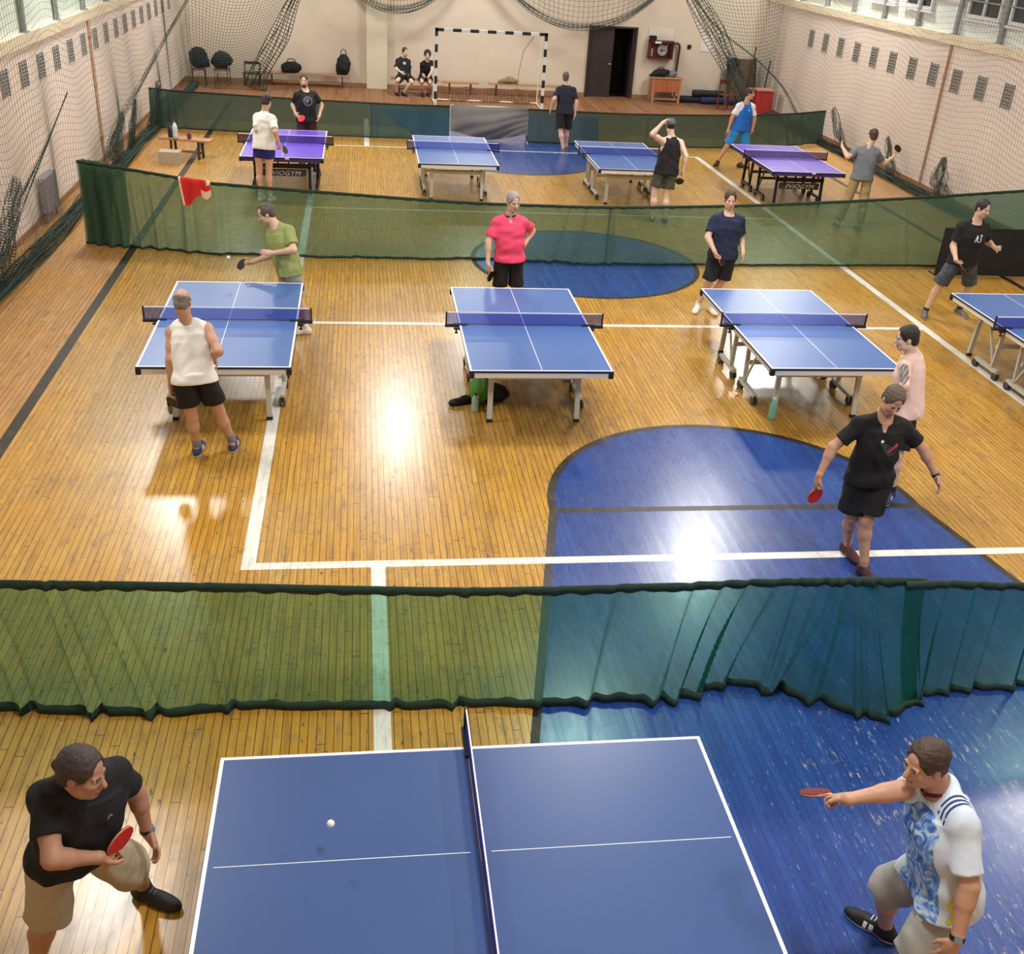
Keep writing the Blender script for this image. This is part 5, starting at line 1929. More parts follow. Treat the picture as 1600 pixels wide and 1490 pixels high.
def reg14(p, q):
    J = q['J']
    d = np.minimum(np.linalg.norm(p - J['shL'], axis=1), np.linalg.norm(p - J['shR'], axis=1)) - .13
    for s in 'LR':
        d = np.minimum(d, np.linalg.norm(p - (J['sh' + s] * .5 + J['el' + s] * .5), axis=1) - .10)
    return -d


def two_tone(name, ca, cb, print_noise):
    m = cloth_m(name, ca)
    nt = m.node_tree
    N, L = nt.nodes, nt.links
    b = N['Principled BSDF']
    at_ = N.new('ShaderNodeAttribute')
    at_.attribute_name = 'print_zone'
    g = N.new('ShaderNodeMath')
    g.operation = 'GREATER_THAN'
    g.inputs[1].default_value = 0.0
    L.new(at_.outputs['Fac'], g.inputs[0])
    tc = N.new('ShaderNodeTexCoord')
    n = N.new('ShaderNodeTexNoise')
    n.inputs['Scale'].default_value = 16
    n.inputs['Detail'].default_value = 4
    n.inputs['Distortion'].default_value = 1.6
    L.new(tc.outputs['Object'], n.inputs['Vector'])
    r = N.new('ShaderNodeValToRGB')
    e = r.color_ramp.elements
    if print_noise:
        e[0].position, e[0].color = .36, srgb(52, 98, 186)
        e[1].position, e[1].color = .62, srgb(196, 214, 236)
        e.new(.49).color = cb
    else:
        e[0].color = cb
        e[1].color = cb
    L.new(n.outputs['Fac'], r.inputs[0])
    x = N.new('ShaderNodeMix')
    x.data_type = 'RGBA'
    L.new(g.outputs[0], x.inputs[0])
    src = b.inputs['Base Color'].links[0].from_socket
    L.new(src, x.inputs[6])
    L.new(r.outputs[0], x.inputs[7])
    L.new(x.outputs[2], b.inputs['Base Color'])
    return m


def ex8(e):
    J = e['J']
    m = mat('tattoo_ink', srgb(96, 92, 98), .55, noise=.5, nscale=60)
    c = J['shL'] + (J['elL'] - J['shL']) * .35
    out = nrmz(-e['lats'] * .9 + np.array([-.2, -.4, .1]))
    up_ = nrmz(J['shL'] - J['elL'])
    faces = []
    for i in range(-5, 6):
        for j in range(-8, 9):
            x, y = i * .009, j * .010
            if (x / .045) ** 2 + (y / .085) ** 2 < 1 and (i * 7 + j * 5) % 6 != 0:
                faces.append([(x, y), (x + .009, y), (x + .009, y + .010), (x, y + .010)])
    decal('tattoo', e['body'], c, -out, up_, faces, m, e['T'], e['base'], .0025)


def ex9(e):
    fs, sp, lats = e['fs'], e['sp'], e['lats']
    c = e['hips'] + (e['neckb'] - e['hips']) * .74
    decal('chest_emblem', e['shirt'], c, -fs, sp, ring2d((-.01, .01), .000, .013, 8), p_white, e['T'], e['base'])
    for k in range(5):
        decal('chest_streak', e['shirt'], c, -fs, sp, strip2d([(-.02 + .012 * k, -.01 - .018 * k), (.07, -.035 - .020 * k), (.13, -.03 - .02 * k)], .0035), p_grey, e['T'], e['base'])
    decal('chest_red_patch', e['shirt'], c, -fs, sp, strip2d([(.060, -.085), (.09, -.05), (.125, -.015)], .030), p_red, e['T'], e['base'], .0025)


def ex11(e):
    c = e['hips'] + (e['neckb'] - e['hips']) * .70
    decal('chest_ring_print', e['shirt'], c, -e['fs'], e['sp'], ring2d((0, 0), .075, .094, 24) + ring2d((0, 0), .0, .034, 5, .3, 5.2) + ring2d((0, 0), .045, .056, 9, 1, 4.5), p_grey, e['T'], e['base'])


def ex7(e):
    c = e['hips'] + (e['neckb'] - e['hips']) * .70 - e['lats'] * .03
    L_ = strip2d([(-.055, -.055), (-.03, .045)], .016) + strip2d([(-.03, .045), (-.012, -.055)], .014) + strip2d([(-.045, -.02), (-.02, -.02)], .010)
    R_ = strip2d([(.012, .045), (.05, .045), (.025, .005), (.052, -.025), (.03, -.055), (.008, -.045)], .014)
    decal('chest_letters', e['shirt'], c, -e['fs'], e['sp'], L_ + R_, p_white, e['T'], e['base'])


def ex12(e):
    pass


def ex14(e):
    c = e['hips'] + (e['neckb'] - e['hips']) * .80 - e['lats'] * .03
    decal('chest_mark', e['shirt'], c, -e['fs'], e['sp'], ring2d((0, 0), 0, .018, 8), p_white, e['T'], e['base'])


def ex16(e):
    c = e['hips'] + (e['neckb'] - e['hips']) * .66 + e['lats'] * .04
    decal('chest_print', e['shirt'], c, -e['fs'], e['sp'], ring2d((0, 0), 0, .05, 8), mat('print_pale_blue', srgb(140, 160, 190), .7), e['T'], e['base'])


person('P1', 'person crouching in black T-shirt and beige shorts, holding a red bat by the foreground table', .0058, (108, 14, 6), ('tied',), srgb(58, 48, 44), 'tan',
       ('tee', c_black, dict(hem=-.02, sleeve=.62, loose=.022)), ('shorts', c_beige, dict(len=.95, loose=.022, wr=.004)), dict(m=s_black, sole=s_soleb, lace=mat('lace_grey', srgb(90, 92, 98), .7)),
       1.08, ('R', (.85, -.35, .1), ('red', 'black'), 'red table tennis bat held by the person in black with beige shorts'), .015, [('L', m_watch)], None, ex1, (c_sockb, .22))
person('P2', 'person in white and light blue shirt and grey shorts, reaching a bat over the foreground', .0058, (258, 12, 0), ('short',), srgb(62, 44, 34), 'ruddy',
       ('tee', two_tone('cloth_football_shirt', srgb(206, 218, 232), srgb(110, 158, 224), True), dict(hem=-.14, sleeve=.80, loose=.026, region=reg2, collar=mat('collar_maroon', srgb(96, 34, 52), .8))), ('shorts', c_greyp, dict(len=.92, loose=.024, wr=.004)), dict(m=s_black, sole=s_sole, stripe=True, lace=mat('lace_white', srgb(220, 220, 220), .7)),
       1.08, ('R', (.0, .42, .9), ('darkred', 'black'), 'bat with dark red rubber held out level by the person in the light blue shirt'), .008, [('L', m_watch)], {'R': (0, -.5, -.6)}, ex2, None)
person('P3', 'bald person in white sleeveless shirt and black shorts, back turned, at a blue table', .0085, (4, 24, 0), ('bald',), srgb(120, 108, 100), 'ruddy',
       ('tank', c_white, dict(hem=-.06, loose=.018, wr=.0035, wide=True)), ('shorts', c_black, dict(len=.62, loose=.022)), dict(m=s_navy, sole=s_sole, stripe=True),
       1.02, ('L', (-.3, -.9, .2), ('black', 'black'), 'dark bat hanging from the left hand of the bald person'), .0, None, None, None, (c_sockg, .30))
person('P4', 'person in lime green T-shirt bending over a bat behind a blue table', .0088, (262, 28, 0), ('receding',), H_dgrey, 'fair',
       ('tee', c_green, dict(hem=-.14, sleeve=.72, loose=.026, wr=.003)), ('shorts', c_greyp, dict(len=.85, loose=.02)), dict(m=s_white, sole=s_sole),
       1.04, ('R', (.0, -.75, .66), ('black', 'black'), 'black bat held flat in front of the person in the lime green T-shirt'), .01, None, {'R': (0, .3, .9)}, None, (c_sockw, .15))
person('P5', 'person in pink polo shirt with one hand on the hip behind a blue table', .0088, (160, 12, 0), ('short',), H_grey, 'fair',
       ('vneck', c_pink, dict(hem=-.08, sleeve=.72, loose=.024, collar=c_red)), ('shorts', c_black, dict(len=.9, loose=.018)), dict(m=s_black, sole=s_sole),
       1.02, ('R', (.75, -.6, 0), ('black', 'black'), 'black bat hanging beside the person in the pink polo'), .015)
person('P6', 'person in a navy T-shirt and dark shorts with white shoes behind the third blue table', .0088, (188, 8, 0), ('short',), H_brown, 'fair',
       ('tee', c_navy, dict(hem=-.12, sleeve=.74, loose=.028)), ('shorts', c_dnavy, dict(len=.88, loose=.022)), dict(m=s_white, sole=s_sole),
       1.02, ('R', (.7, -.6, .3), ('black', 'black'), 'dark bat held by the person in the navy T-shirt'), .0, [('L', mat('wristband_yellow', srgb(196, 184, 110), .6))], None, None, (c_sockw, .12))
person('P7', 'person lunging in black T-shirt with white letters and grey patterned shorts', .0088, (158, 15, 0), ('short',), H_dark, 'fair',
       ('tee', c_black2, dict(hem=-.12, sleeve=.75, loose=.030)), ('shorts', c_gcamo, dict(len=.95, loose=.022)), dict(m=s_grey, sole=s_sole),
       1.05, ('R', (.2, -.5, .8), ('black', 'black'), 'black bat held by the person in the black T-shirt with white letters'), .0, None, None, ex7, (c_sockb, .12))
person('P8', 'person in pale pink sleeveless shirt with a tattooed arm beside a blue table', .0085, (285, 14, 0), ('short',), H_dark, 'pale',
       ('tank', c_ppink, dict(hem=-.10, loose=.022, wide=True)), ('shorts', c_black, dict(len=.85, loose=.02)), dict(m=s_navy, sole=s_sole, stripe=True),
       1.04, None, .0, None, None, ex8, (c_sockb, .18))
person('P9', 'person all in black walking with a bright red bat over the blue floor paint', .0072, (184, 30, 8), ('short',), srgb(92, 78, 68), 'ruddy',
       ('vneck', c_black2, dict(hem=-.12, sleeve=.70, loose=.015)), ('shorts', c_black, dict(len=.82, loose=.024)), dict(m=s_red, sole=s_soleb, stripe=False),
       1.04, ('R', (.1, -.85, .5), ('red', 'black'), 'bright red bat held by the person in black walking over the blue paint'), .0, [('L', m_watch)], None, ex9, None)
person('P10', 'person in a white T-shirt and blue shorts seen from behind at the left purple table', .0098, (25, 25, 0), ('short',), H_dark, 'fair',
       ('tee', c_white, dict(hem=-.10, sleeve=.80, loose=.030)), ('shorts', c_dblue, dict(len=.45, loose=.018)), dict(m=s_white, sole=s_sole),
       1.04, ('R', (0, -.8, .6), ('black', 'red'), 'black bat held by the person in the white T-shirt'), .0, None, None, None, (c_sockw, .15), False)
person('P11', 'bearded person in black T-shirt with a ring print behind a purple table', .0098, (182, 5, 0), ('buzz',), H_dark, 'fair',
       ('tee', c_black2, dict(hem=-.10, sleeve=.68, loose=.026)), ('shorts', c_maroon, dict(len=.85, loose=.02)), dict(m=s_black, sole=s_sole),
       1.10, ('R', (.1, -.9, .3), ('red', 'black'), 'red bat held by the bearded person in the ring print T-shirt'), .01, None, None, ex11, None)
person('P12', 'person in dark navy T-shirt and shorts walking away beside the far divider', .0100, (8, 5, 0), ('buzz',), H_dgrey, 'fair',
       ('tee', c_dnavy, dict(hem=-.12, sleeve=.72, loose=.026)), ('shorts', c_black, dict(len=.88, loose=.024)), dict(m=s_grey, sole=s_sole),
       1.04, None, .0, None, None, None, None, False)
person('P13', 'person in black tank top and camouflage shorts with raised arm and cap, back turned', .0095, (8, 10, 0), ('cap',), srgb(74, 78, 86), 'pale',
       ('tank', c_black2, dict(hem=-.16, loose=.030)), ('shorts', c_camo, dict(len=.72, loose=.024)), dict(m=s_black, sole=s_sole),
       1.08, ('R', (0, -.8, .6), ('black', 'black'), 'black bat hanging from the hand of the person in the black tank top'), .0, None, None, None, None, False)
person('P14', 'person in bright blue shirt with white sleeves and blue shorts behind a purple table', .0098, (115, 5, 0), ('buzz',), H_brown, 'ruddy',
       ('tee', two_tone('cloth_raglan_shirt', srgb(30, 108, 206), srgb(226, 228, 232), False), dict(hem=-.12, sleeve=.75, loose=.028, region=reg14)), ('shorts', c_lblue, dict(len=.9, loose=.026)), dict(m=s_red, sole=s_soleb),
       1.04, ('R', (.6, -.7, 0), ('pink', 'black'), 'pinkish red bat held by the person in the bright blue shirt'), .0, None, None, ex14, (c_sockb, .06))
person('P15', 'person in grey T-shirt and khaki trousers, back turned, both arms out', .0098, (2, 8, 0), ('short',), H_brown, 'fair',
       ('tee', c_grey, dict(hem=-.08, sleeve=.72, loose=.026)), ('trousers', c_khaki, dict(len=1.85, loose=.016)), dict(m=s_grey, sole=s_sole),
       1.05, ('R', (.8, .5, .1), ('darkred', 'black'), 'dark red bat raised by the person in the grey T-shirt'), .0, None, None, None, None, False)
person('P16', 'person in a black T-shirt sitting on the far bench beside the pilaster, legs apart', .0105, (150, 5, 0), ('short',), H_brown, 'pale',
       ('tee', c_black2, dict(hem=-.04, sleeve=.80, loose=.026)), ('shorts', c_black, dict(len=.7, loose=.022)), dict(m=s_black, sole=s_soleb), 1.0, None, .0, None, None, ex16, None)
person('P17', 'person with curly dark hair sitting on the far bench beside the goal post', .0105, (182, 5, 0), ('curly',), H_dark, 'fair',
       ('tee', c_black2, dict(hem=-.04, sleeve=.5, loose=.022)), ('shorts', c_black, dict(len=.6, loose=.022)), dict(m=s_black, sole=s_soleb), .95, None, .0, None, None, None, (mat('sock_pink', srgb(150, 80, 90), .8), .5))

# ------------------------------------------------------------------ balls
m_ball = mat('ball_white', srgb(240, 238, 232), .4)


def ball(x, y, z, label, r=.02):
    b = MB()
    n = 12
    b.lathe((0, 0, 0), [(r * math.sin(math.pi * (i + .03) / (n + .06)), -r * math.cos(math.pi * (i + .03) / (n + .06))) for i in range(n + 1)], 20)
    tag(b.build('table_tennis_ball', m_ball, None, smooth=True, loc=(x, y, z)), label, 'ball')


ball(-.19, 3.81, .95, 'white ball in the air over the left half of the foreground table')
ball(-1.67, 13.10, 1.00, 'white ball in the air beside the black bat of the person in green')
ball(4.44, 11.15, .02, 'white ball lying on the floor left of the third blue table')

# ------------------------------------------------------------------ handball goal
t = thing('handball_goal', 'black and white striped handball goal frame in front of the far wall', 'goal', (3.6, 31.4, 0))
gb, gw = mat('goal_black', srgb(30, 28, 30), .5), mat('goal_white', srgb(226, 224, 214), .5)
for nm, p0, p1 in (('post', (-1.54, 0, 0), (-1.54, 0, 2.08)), ('post', (1.54, 0, 0), (1.54, 0, 2.08)), ('crossbar', (-1.58, 0, 2.04), (1.58, 0, 2.04))):
    b = MB()
    n = 10 if nm == 'post' else 13
    A_, B_ = Vector(p0), Vector(p1)
    for i in range(n):
        b.m = (n - 1 - i + (0 if nm == 'post' else 1 - 1)) % 2
        b.bar(A_ + (B_ - A_) * (i / n), A_ + (B_ - A_) * ((i + 1) / n), .08, .08, up=(0, 1, 0))
    b.build(nm, [gb, gw], t)
b = MB()
for x in (-1.54, 1.54):
    b.tube([(x, 0, 2.0), (x, .75, 1.9), (x, 1.0, .05), (x, 0, .03)], .018, 8)
b.tube([(-1.54, 1.0, .05), (1.54, 1.0, .05)], .018, 8)
b.build('rear_frame', gw, t)
U, W = np.meshgrid(np.linspace(0, 1, 30), np.linspace(0, 1, 8), indexing='ij')
S = np.stack([-1.5 + 3.0 * U, .98 + .04 * np.sin(U * 20), .36 * (1 - W) ** 1.2 + .04 * np.sin(U * 25) * (1 - W) + .03], -1)
strands('low_net', S, .009, mat('goal_net_brown', srgb(110, 70, 50), .8), t)
b = MB()
b.tube([(.9, .9, .1), (.95, .95, .9), (1.05, .9, 1.5), (1.3, .6, 1.95)], .010, 6)
b.build('hanging_cord', mat('cord_tan', srgb(150, 110, 80), .8), t)

# ------------------------------------------------------------------ benches, bags and the rest along the far wall
m_bench = mat('bench_wood', srgb(172, 122, 84), .5, noise=.12, nscale=8, stretch=(1, 6, 6))
m_blegs = mat('bench_legs_dark', srgb(60, 44, 36), .5)


def bench(label, x0, x1, y, z=.40, rz=0.0, depth=.28):
    t = thing('gym_bench', label, 'bench', ((x0 + x1) / 2, y, 0), rz)
    L_ = x1 - x0
    b = MB()
    b.box((0, 0, z - .02), (L_, depth, .04), bev=.006)
    b.build('seat', m_bench, t)
    for x in (-L_ / 2 + .25, L_ / 2 - .25):
        b = MB()
        b.bar((x, -depth / 2 + .03, 0), (x, -depth / 2 + .06, z - .04), .04, .04, up=(1, 0, 0))
        b.bar((x, depth / 2 - .03, 0), (x, depth / 2 - .06, z - .04), .04, .04, up=(1, 0, 0))
        b.box((x, 0, .12), (.035, depth - .08, .04))
        b.build('leg', m_blegs, t)
    b = MB()
    b.bar((-L_ / 2 + .25, 0, .12), (L_ / 2 - .25, 0, .12), .03, .05)
    b.build('stretcher', m_bench, t)
    return t


bench('long low wooden bench against the far wall left of the pilaster', -2.95, -.35, 34.2, .38)
bench('low wooden bench at the far wall on which the two black-clad players sit', .85, 2.30, 33.62, .44)
bench('low wooden bench inside the goal, left one of two', 2.4, 3.55, 33.9, .36)
bench('low wooden bench inside the goal, right one of two, pale bag lying on it', 3.85, 6.3, 33.95, .36)


def bag(label, loc, size, m, seed, handle=True, nm='bag'):
    """soft slumped bag"""
    t = thing(nm, label, 'bag', loc)
    S = Field((-size[0] * .8, -size[1] * .8, -.02), (size[0] * .8, size[1] * .8, size[2] * 1.25), max(.012, max(size) / 40))
    A = np.eye(3)
    S.put(ell((0, 0, size[2] * .45), A, (size[0] * .5, size[1] * .5, size[2] * .5)), 0)
    r = np.random.RandomState(seed)
    for k in range(5):
        p = (r.rand(3) - .5) * np.array(size) * np.array([.8, .6, .5]) + np.array([0, 0, size[2] * .4])
        S.put(ell(p, A, tuple(np.array(size) * (.16 + .14 * r.rand()))), .05)
    S.wrinkle(.006, 30, seed)
    S.plane((0, 0, .002), (0, 0, -1))
    P_, F_ = S.mesh()
    np_mesh('sack', P_, F_, m, t)
    if handle:
        b = MB()
        w = size[0] * .22
        b.tube([(-w, 0, size[2] * .85), (-w * .7, 0, size[2] * 1.1), (0, 0, size[2] * 1.18), (w * .7, 0, size[2] * 1.1), (w, 0, size[2] * .85)], .014, 6)
        b.build('strap', m, t)
    return t


m_bagk = cloth_m('bag_black', srgb(16, 15, 18))
m_bagg = cloth_m('bag_grey', srgb(110, 110, 116))
bag('black bag on the left end of the long bench by the far wall', (-2.1, 34.15, .38), (.62, .3, .34), m_bagk, 1)
bag('tall black rucksack on the long bench left of the pilaster', (-.55, 34.15, .38), (.42, .3, .62), m_bagk, 2)
bag('pale brown bag lying on the bench inside the goal', (4.5, 33.95, .36), (.6, .25, .16), cloth_m('bag_olive', srgb(120, 104, 70)), 3)
bag('black bag on the left of the wooden cabinet top under the fire hose box', (9.28, 34.1, .74), (.50, .35, .24), m_bagk, 4)
bag('grey bag on the right of the wooden cabinet top under the fire hose box', (9.68, 34.1, .74), (.28, .3, .2), m_bagg, 5, False)

# wooden cabinet
t = thing('wooden_cabinet', 'orange-brown wooden cabinet table under the fire hose box on the far wall', 'cabinet', (9.47, 34.1, 0))
mc = mat('cabinet_wood', srgb(170, 96, 54), .5, noise=.12, nscale=6)
mc2 = mat('cabinet_wood_pale', srgb(176, 128, 96), .5, noise=.1, nscale=6)
b = MB()
b.box((0, 0, .72), (1.0, .55, .035), bev=.005)
b.build('top', mc2, t)
b = MB()
b.box((0, 0, .50), (.88, .48, .40))
b.build('body', mc, t)
for x in (-.21, .21):
    b = MB()
    b.box((x, -.248, .50), (.40, .016, .36), bev=.003)
    q = b.build('door', mc, t)
    b = MB()
    b.box((x - math.copysign(.16, x), -.262, .52), (.014, .014, .07))
    b.build('handle', m_steel, q)
for x in (-.42, .42):
    for y in (-.22, .22):
        b = MB()
        b.box((x, y, .35), (.07, .06, .70))
        b.build('leg', mc2, t)
b = MB()
b.box((0, -.2, .10), (.78, .03, .04))
b.box((0, .2, .10), (.78, .03, .04))
b.build('stretcher', mc2, t)

# fire hose box, backing board, pipe
t = thing('fire_hose_box', 'dark red fire hose box with a glass front and coiled hose on the far wall', 'fire hose box', (9.27, 34.47, 1.5))
mr = mat('fire_box_red', srgb(84, 24, 30), .5, noise=.1, nscale=6)
b = MB()
b.box((0, -.11, .24), (.78, .2, .04))
b.box((0, -.11, -.25), (.78, .2, .04))
b.box((-.37, -.11, 0), (.04, .2, .5))
b.box((.37, -.11, 0), (.04, .2, .5))
b.box((0, -.02, 0), (.76, .02, .5))
b.build('case', mr, t)
b = MB()
for r_ in (.06, .09, .12, .15):
    b.tube([(.06 + r_ * math.cos(a), -.10 - .01 * math.sin(3 * a), -.02 + r_ * math.sin(a)) for a in np.linspace(0, 6.283, 22)], .015, 6, caps=False)
b.tube([(.06, -.12, -.02), (.16, -.14, .06), (.22, -.14, .16)], .014, 6)
b.build('hose', mat('hose_canvas', srgb(170, 166, 160), .8), t)
b = MB()
b.box((-.26, -.2, 0), (.018, .02, .46))
b.box((.32, -.2, 0), (.018, .02, .46))
b.box((0, -.2, .2), (.6, .02, .02))
b.build('door_frame', mr, t)
b = MB()
b.tube([(-.28, -.12, -.2), (-.28, -.12, .02)], .035, 10)
b.build('nozzle', mat('nozzle_white', srgb(216, 196, 180), .4), t)
b = MB()
b.box((-.12, -.212, .21), (.2, .012, .06))
b.build('number_plate', p_white, t)
b = MB()
b.box((-.28, -.10, .33), (.2, .18, .12), bev=.01)
b.build('siren_box', m_bagk, t)
b = MB()
b.box((9.27, 34.49, 1.75), (.80, .016, .72))
tag(b.build('backing_board', mat('board_pale', srgb(212, 206, 190), .6)), 'pale board on the far wall behind the fire hose box', 'board')
b = MB()
b.tube([(9.66, 34.4, 1.68), (9.80, 34.4, 1.70), (9.87, 34.4, 1.66), (9.89, 34.4, 1.56), (9.86, 34.4, .76)], .035, 10)
tag(b.build('fire_pipe', mat('pipe_dark_red', srgb(70, 30, 30), .5)), 'dark bent water pipe beside the fire hose box', 'pipe')
b = MB()
b.box((10.22, 34.48, 1.61), (.12, .05, .12), bev=.01)
b.box((10.22, 34.45, 1.61), (.03, .02, .05))
tag(b.build('light_switch', m_plastic), 'small dark switch box on the far wall right of the fire hose box', 'switch')
b = MB()
b.box((10.75, 34.49, 1.72), (.34, .012, .46))
tag(b.build('notice_sheet', mat('paper_white', srgb(214, 210, 204), .8)), 'pale notice sheet on the far wall behind the right net', 'notice')

# rolled mats
for k, (x, y, z, L_, m) in enumerate(((10.45, 34.1, .10, 1.1, mat('mat_navy', srgb(28, 30, 44), .8)), (11.25, 33.9, .11, 1.2, mat('mat_blue', srgb(36, 38, 78), .8)), (10.9, 34.05, .30, 1.0, mat('mat_green', srgb(30, 38, 36), .8)))):
    b = MB()
    b.lathe((0, 0, 0), [(.01, -L_ / 2), (.10, -L_ / 2), (.105, -L_ / 4), (.10, 0), (.106, L_ / 4), (.10, L_ / 2), (.01, L_ / 2)], 14, 'X')
    tag(b.build('rolled_mat', m, None, smooth=True, loc=(x, y, z)), ['dark navy rolled mat on the floor by the far wall, left of the blue one', 'blue rolled mat on the floor by the far wall beside the net', 'dark green rolled mat lying on top of the others by the far wall'][k], 'mat')

# clutter in the far right corner
t = thing('wooden_board', 'brown wooden board leaning in the far right corner behind the net', 'board', (11.95, 33.9, 0), .15)
b = MB()
b.bar((0, .0, .02), (0, .35, 1.35), .95, .04, up=(0, 1, 0))
b.build('panel', mat('board_brown', srgb(92, 70, 50), .7, noise=.15, nscale=5), t)
b = MB()
b.bar((-.48, -.02, .02), (-.48, .33, 1.4), .05, .05, up=(0, 1, 0))
b.build('frame', mat('board_frame_dark', srgb(46, 44, 36), .7), t)
b = MB()
b.bar((.48, -.02, .02), (.48, .33, 1.4), .05, .05, up=(0, 1, 0))
b.build('frame', mat('board_frame_dark', srgb(46, 44, 36), .7), t)
bag('dark bag hanging over the top left of the leaning brown board', (11.55, 33.9, 1.1), (.36, .25, .34), m_bagk, 6, False)
t = thing('red_container', 'red plastic crate standing in the far right corner behind the person in blue', 'crate', (12.0, 32.1, 0))
b = MB()
b.box((0, 0, .36), (.52, .4, .72), bev=.02)
b.build('bin', mat('crate_red', srgb(150, 38, 34), .5), t)
b = MB()
b.box((0, 0, .74), (.56, .44, .05), bev=.01)
b.build('lid', mat('crate_lid', srgb(176, 110, 100), .5), t)
t = thing('wooden_chair', 'brown wooden chair by the rolled mats at the far wall', 'chair', (11.15, 32.9, 0), .3)
mch = mat('chair_brown', srgb(112, 62, 40), .5)
b = MB()
b.box((0, 0, .44), (.42, .42, .035), bev=.008)
b.build('seat', mch, t)
for x in (-.18, .18):
    for y in (-.18, .18):
        b = MB()
        b.box((x, y, .22), (.035, .035, .44))
        b.build('leg', mch, t)
b = MB()
for x in (-.18, .18):
    b.box((x, .19, .66), (.035, .03, .44))
b.box((0, .19, .80), (.36, .02, .12))
b.build('backrest', mch, t)
for (x0, y0, x1, y1, z1, l) in ((12.1, 32.5, 12.28, 32.7, 1.5, 'right of the red crate'), (12.0, 33.7, 12.2, 33.9, 1.75, 'behind the leaning brown board')):
    b = MB()
    b.tube([(0, 0, .01), (x1 - x0, y1 - y0, z1)], .022, 8)
    tag(b.build('pole', mat('pole_dark', srgb(52, 34, 30), .6), None, loc=(x0, y0, 0)), 'dark pole leaning upright in the far right corner, ' + l, 'pole')

# chairs with clothes, far left corner
for k, (x, y, rz, c1, l) in enumerate(((-4.75, 33.6, .2, cloth_m('jacket_navy', srgb(22, 24, 40)), 'chair hung with a dark navy jacket in the far left corner'), (-4.1, 33.8, -.1, cloth_m('jacket_green', srgb(24, 36, 34)), 'chair piled with dark green clothes in the far left corner, right of the navy jacket'))):
    t = thing('stacking_chair', l, 'chair', (x, y, 0), rz)
    b = MB()
    b.box((0, 0, .45), (.42, .40, .03), bev=.008)
    b.build('seat', mch, t)
    for xx in (-.19, .19):
        for yy in (-.18, .18):
            b = MB()
            b.tube([(xx, yy, 0), (xx * .95, yy * .95, .45)], .012, 8)
            b.build('leg', m_blegs, t)
    b = MB()
    b.tube([(-.19, .19, .45), (-.19, .24, .85), (.19, .24, .85), (.19, .19, .45)], .012, 8)
    b.box((0, .235, .74), (.36, .02, .2))
    b.build('backrest', mch, t)
    g = bag(['dark navy jacket over the back of the leftmost corner chair', 'heap of dark green clothes on the right corner chair'][k], (x, y + (.18 if k == 0 else 0), .47), (.52, .34 if k == 0 else .5, .60 if k == 0 else .50), c1, 12 + k, False, 'jacket' if k == 0 else 'clothes_heap')
    g['category'] = 'clothing'
t = thing('wooden_chair', 'small dark wooden chair against the far wall behind the left net edge', 'chair', (-3.25, 33.9, 0), 0)
b = MB()
b.box((0, 0, .36), (.5, .4, .03))
b.build('seat', m_blegs, t)
for xx in (-.22, .22):
    for yy in (-.17, .17):
        b = MB()
        b.box((xx, yy, .18), (.03, .03, .36))
        b.build('leg', m_blegs, t)
b = MB()
for xx in (-.22, .22):
    b.box((xx, .18, .5), (.03, .03, .3))
b.box((0, .18, .62), (.46, .02, .08))
b.build('backrest', m_blegs, t)

# bench with bottles, left side of the far court
t = bench('low bench with bottles standing by the black side line on the far court', -4.25, -3.15, 23.6, .40, -.25, .32)
m_bot = mat('bottle_clear', srgb(196, 204, 214), .15, spec=.8)
m_cap = mat('bottle_cap', srgb(40, 40, 60), .4)


def bottle(label, loc, r, h_, m, cap=m_cap, nm='water_bottle'):
    t = thing(nm, label, 'bottle', loc)
    b = MB()
    b.lathe((0, 0, 0), [(r * .85, 0), (r, .01), (r, h_ * .28), (r * .93, h_ * .32), (r, h_ * .36), (r, h_ * .66), (r * .75, h_ * .78), (r * .36, h_ * .88), (r * .36, h_ * .94)], 14)
    b.build('body', m, t, smooth=True)
    b = MB()
    b.lathe((0, 0, h_ * .94), [(r * .42, 0), (r * .42, h_ * .06)], 12)
    b.build('cap', cap, t)
    return t


bottle('tall clear water bottle on the low bench at the left of the far court', (-3.90, 23.50, .40), .055, .36, m_bot)
bottle('dark bottle at the left end of the low bench on the far court', (-4.02, 23.62, .40), .05, .28, mat('bottle_dark', srgb(40, 40, 52), .3))
bottle('small reddish bottle right of the clear bottle on the far court bench', (-3.62, 23.50, .40), .045, .16, mat('bottle_maroon', srgb(110, 50, 56), .4))
t = thing('cardboard_box', 'pale cardboard box in front of the low bench on the far court', 'box', (-3.95, 22.95, 0), -.1)
b = MB()
b.box((0, 0, .13), (.42, .30, .26), bev=.004)
b.build('carton', mat('cardboard', srgb(170, 158, 132), .8), t)
b = MB()
b.bar((0, -.15, .262), (0, .15, .262), .05, .002)
b.build('tape', mat('tape_tan', srgb(186, 170, 140), .4), t)

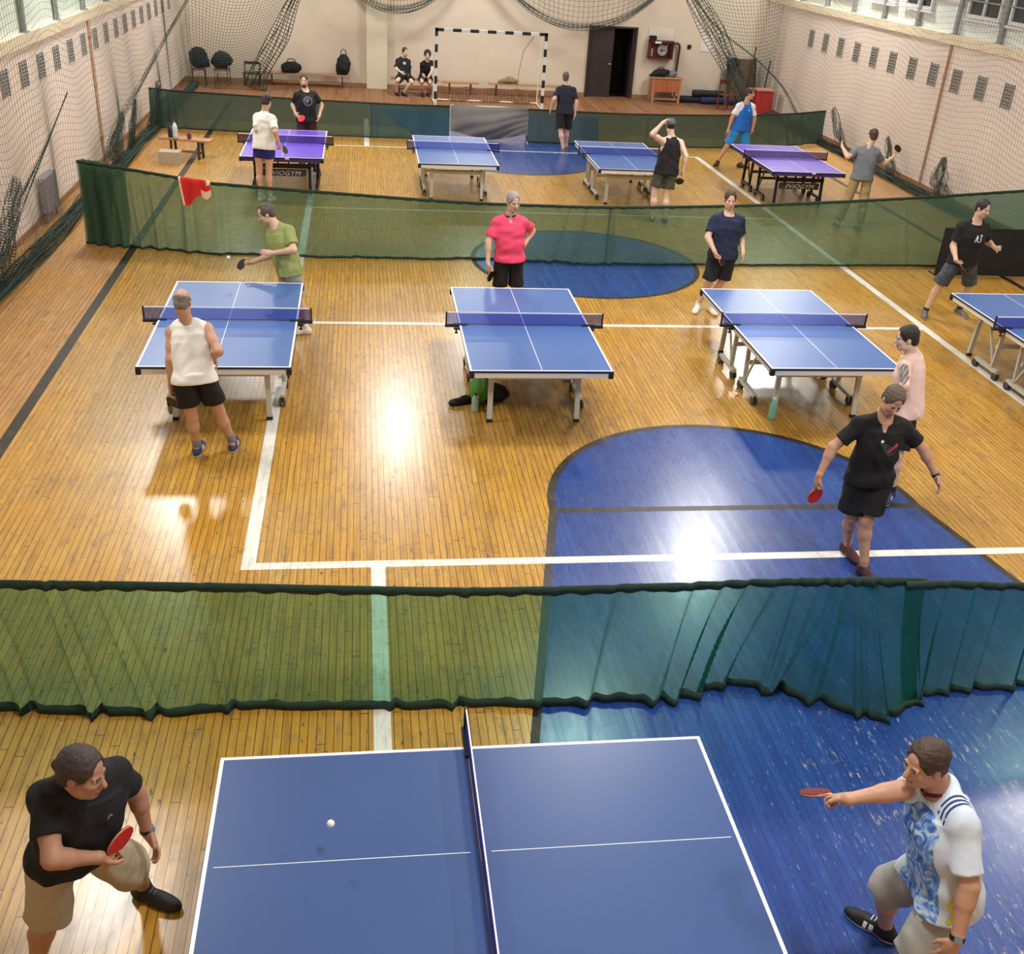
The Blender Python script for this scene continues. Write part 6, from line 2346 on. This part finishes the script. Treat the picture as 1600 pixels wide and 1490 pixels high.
# red cloth over the middle curtain
V_, F_ = [], []
for i in range(16):
    for j in range(14):
        u, v = i / 15, j / 13
        x = -2.78 + .48 * u + .06 * v * (1 - u)
        s = v * (.52 - .22 * u + .05 * math.sin(u * 9)) - .12
        z0 = 1.16 - .06 * u
        y = 16.68 - .12 - .02 * math.sin(u * 14 + v * 3) - .02
        if s < 0:
            z, y = z0 + .012 , y + .06 * (-s / .12) 
            z = z0 + .03 - .10 * (-s / .12) ** 2
            y = 16.68 - .12 + .22 * (-s / .12)
        else:
            z = z0 + .014 - s
        V_.append((x + 2.55, y - 16.68, z - 1.0))
for i in range(15):
    for j in range(13):
        a = i * 14 + j
        F_.append((a, a + 14, a + 15, a + 1))
mi = [1 if (i > 9 and j > 8) or i == 0 or (i > 12 and j < 6) else 0 for i in range(15) for j in range(13)]
o = np_mesh('red_cloth', V_, F_, [cloth_m('cloth_red', srgb(196, 30, 30)), cloth_m('cloth_cream', srgb(226, 190, 160))], None, mi)
o.location = (-2.55, 16.68, 1.0)
tag(o, 'red and cream cloth hanging over the top of the middle green curtain', 'cloth')

# things on the floor by the tables
bottle('turquoise plastic bottle on the floor beside the near leg of the third blue table', (4.64, 10.48, 0), .045, .27, mat('bottle_turquoise', srgb(110, 176, 160), .2, spec=.8), mat('cap_white', srgb(220, 224, 220), .4))
bottle('clear greenish bottle lying by the green bag under the second blue table', (1.22, 10.70, 0), .04, .22, mat('bottle_pale_green', srgb(150, 184, 160), .2, spec=.8))
bag('bright green bag on the floor at the left leg of the second blue table', (1.30, 10.95, 0), (.24, .22, .34), cloth_m('bag_green', srgb(86, 140, 62)), 8)
bag('dark bag tucked behind the green bag under the second blue table', (1.48, 10.98, 0), (.26, .2, .24), m_bagk, 9, False)
t = thing('sports_shoe', 'black sports shoe lying on the floor left of the green bag', 'shoe', (1.08, 10.90, 0), 1.9)
S = Field((-.1, -.18, -.02), (.1, .18, .16), .008)
S.put(ell((0, .05, .035), np.eye(3), (.046, .105, .045)), 0)
S.put(ell((0, -.06, .05), np.eye(3), (.042, .08, .06)), .03)
S.put(ell((0, -.06, .11), np.eye(3), (.026, .05, .05)), .01, 'cut')
S.plane((0, 0, .002), (0, 0, -1))
P_, F_ = S.mesh()
np_mesh('upper', P_, F_, s_black, t)
b = MB()
b.box((0, 0, .008), (.085, .27, .015), bev=.004)
b.build('sole', s_soleb, t)

# radiators in the left wall niche
for y, l in ((18.5, 'grey ribbed radiator low on the left wall behind the net, near the curtain end'), (14.4, 'grey ribbed radiator low on the left wall at the left edge of the photo')):
    t = thing('radiator', l, 'radiator', (XL + .10, y, .12))
    for k in range(7):
        b = MB()
        b.box((0, -.33 + .11 * k, .32), (.11, .075, .58), bev=.02)
        b.build('rib', mat('radiator_grey', srgb(150, 146, 152), .5), t)
    b = MB()
    for z in (.08, .56):
        b.tube([(0, -.45, z), (0, .45, z)], .02, 8)
    for yy in (-.3, .3):
        b.box((-.0, yy, -.06), (.04, .04, .13))
    b.build('pipe', mat('radiator_grey', srgb(150, 146, 152), .5), t)
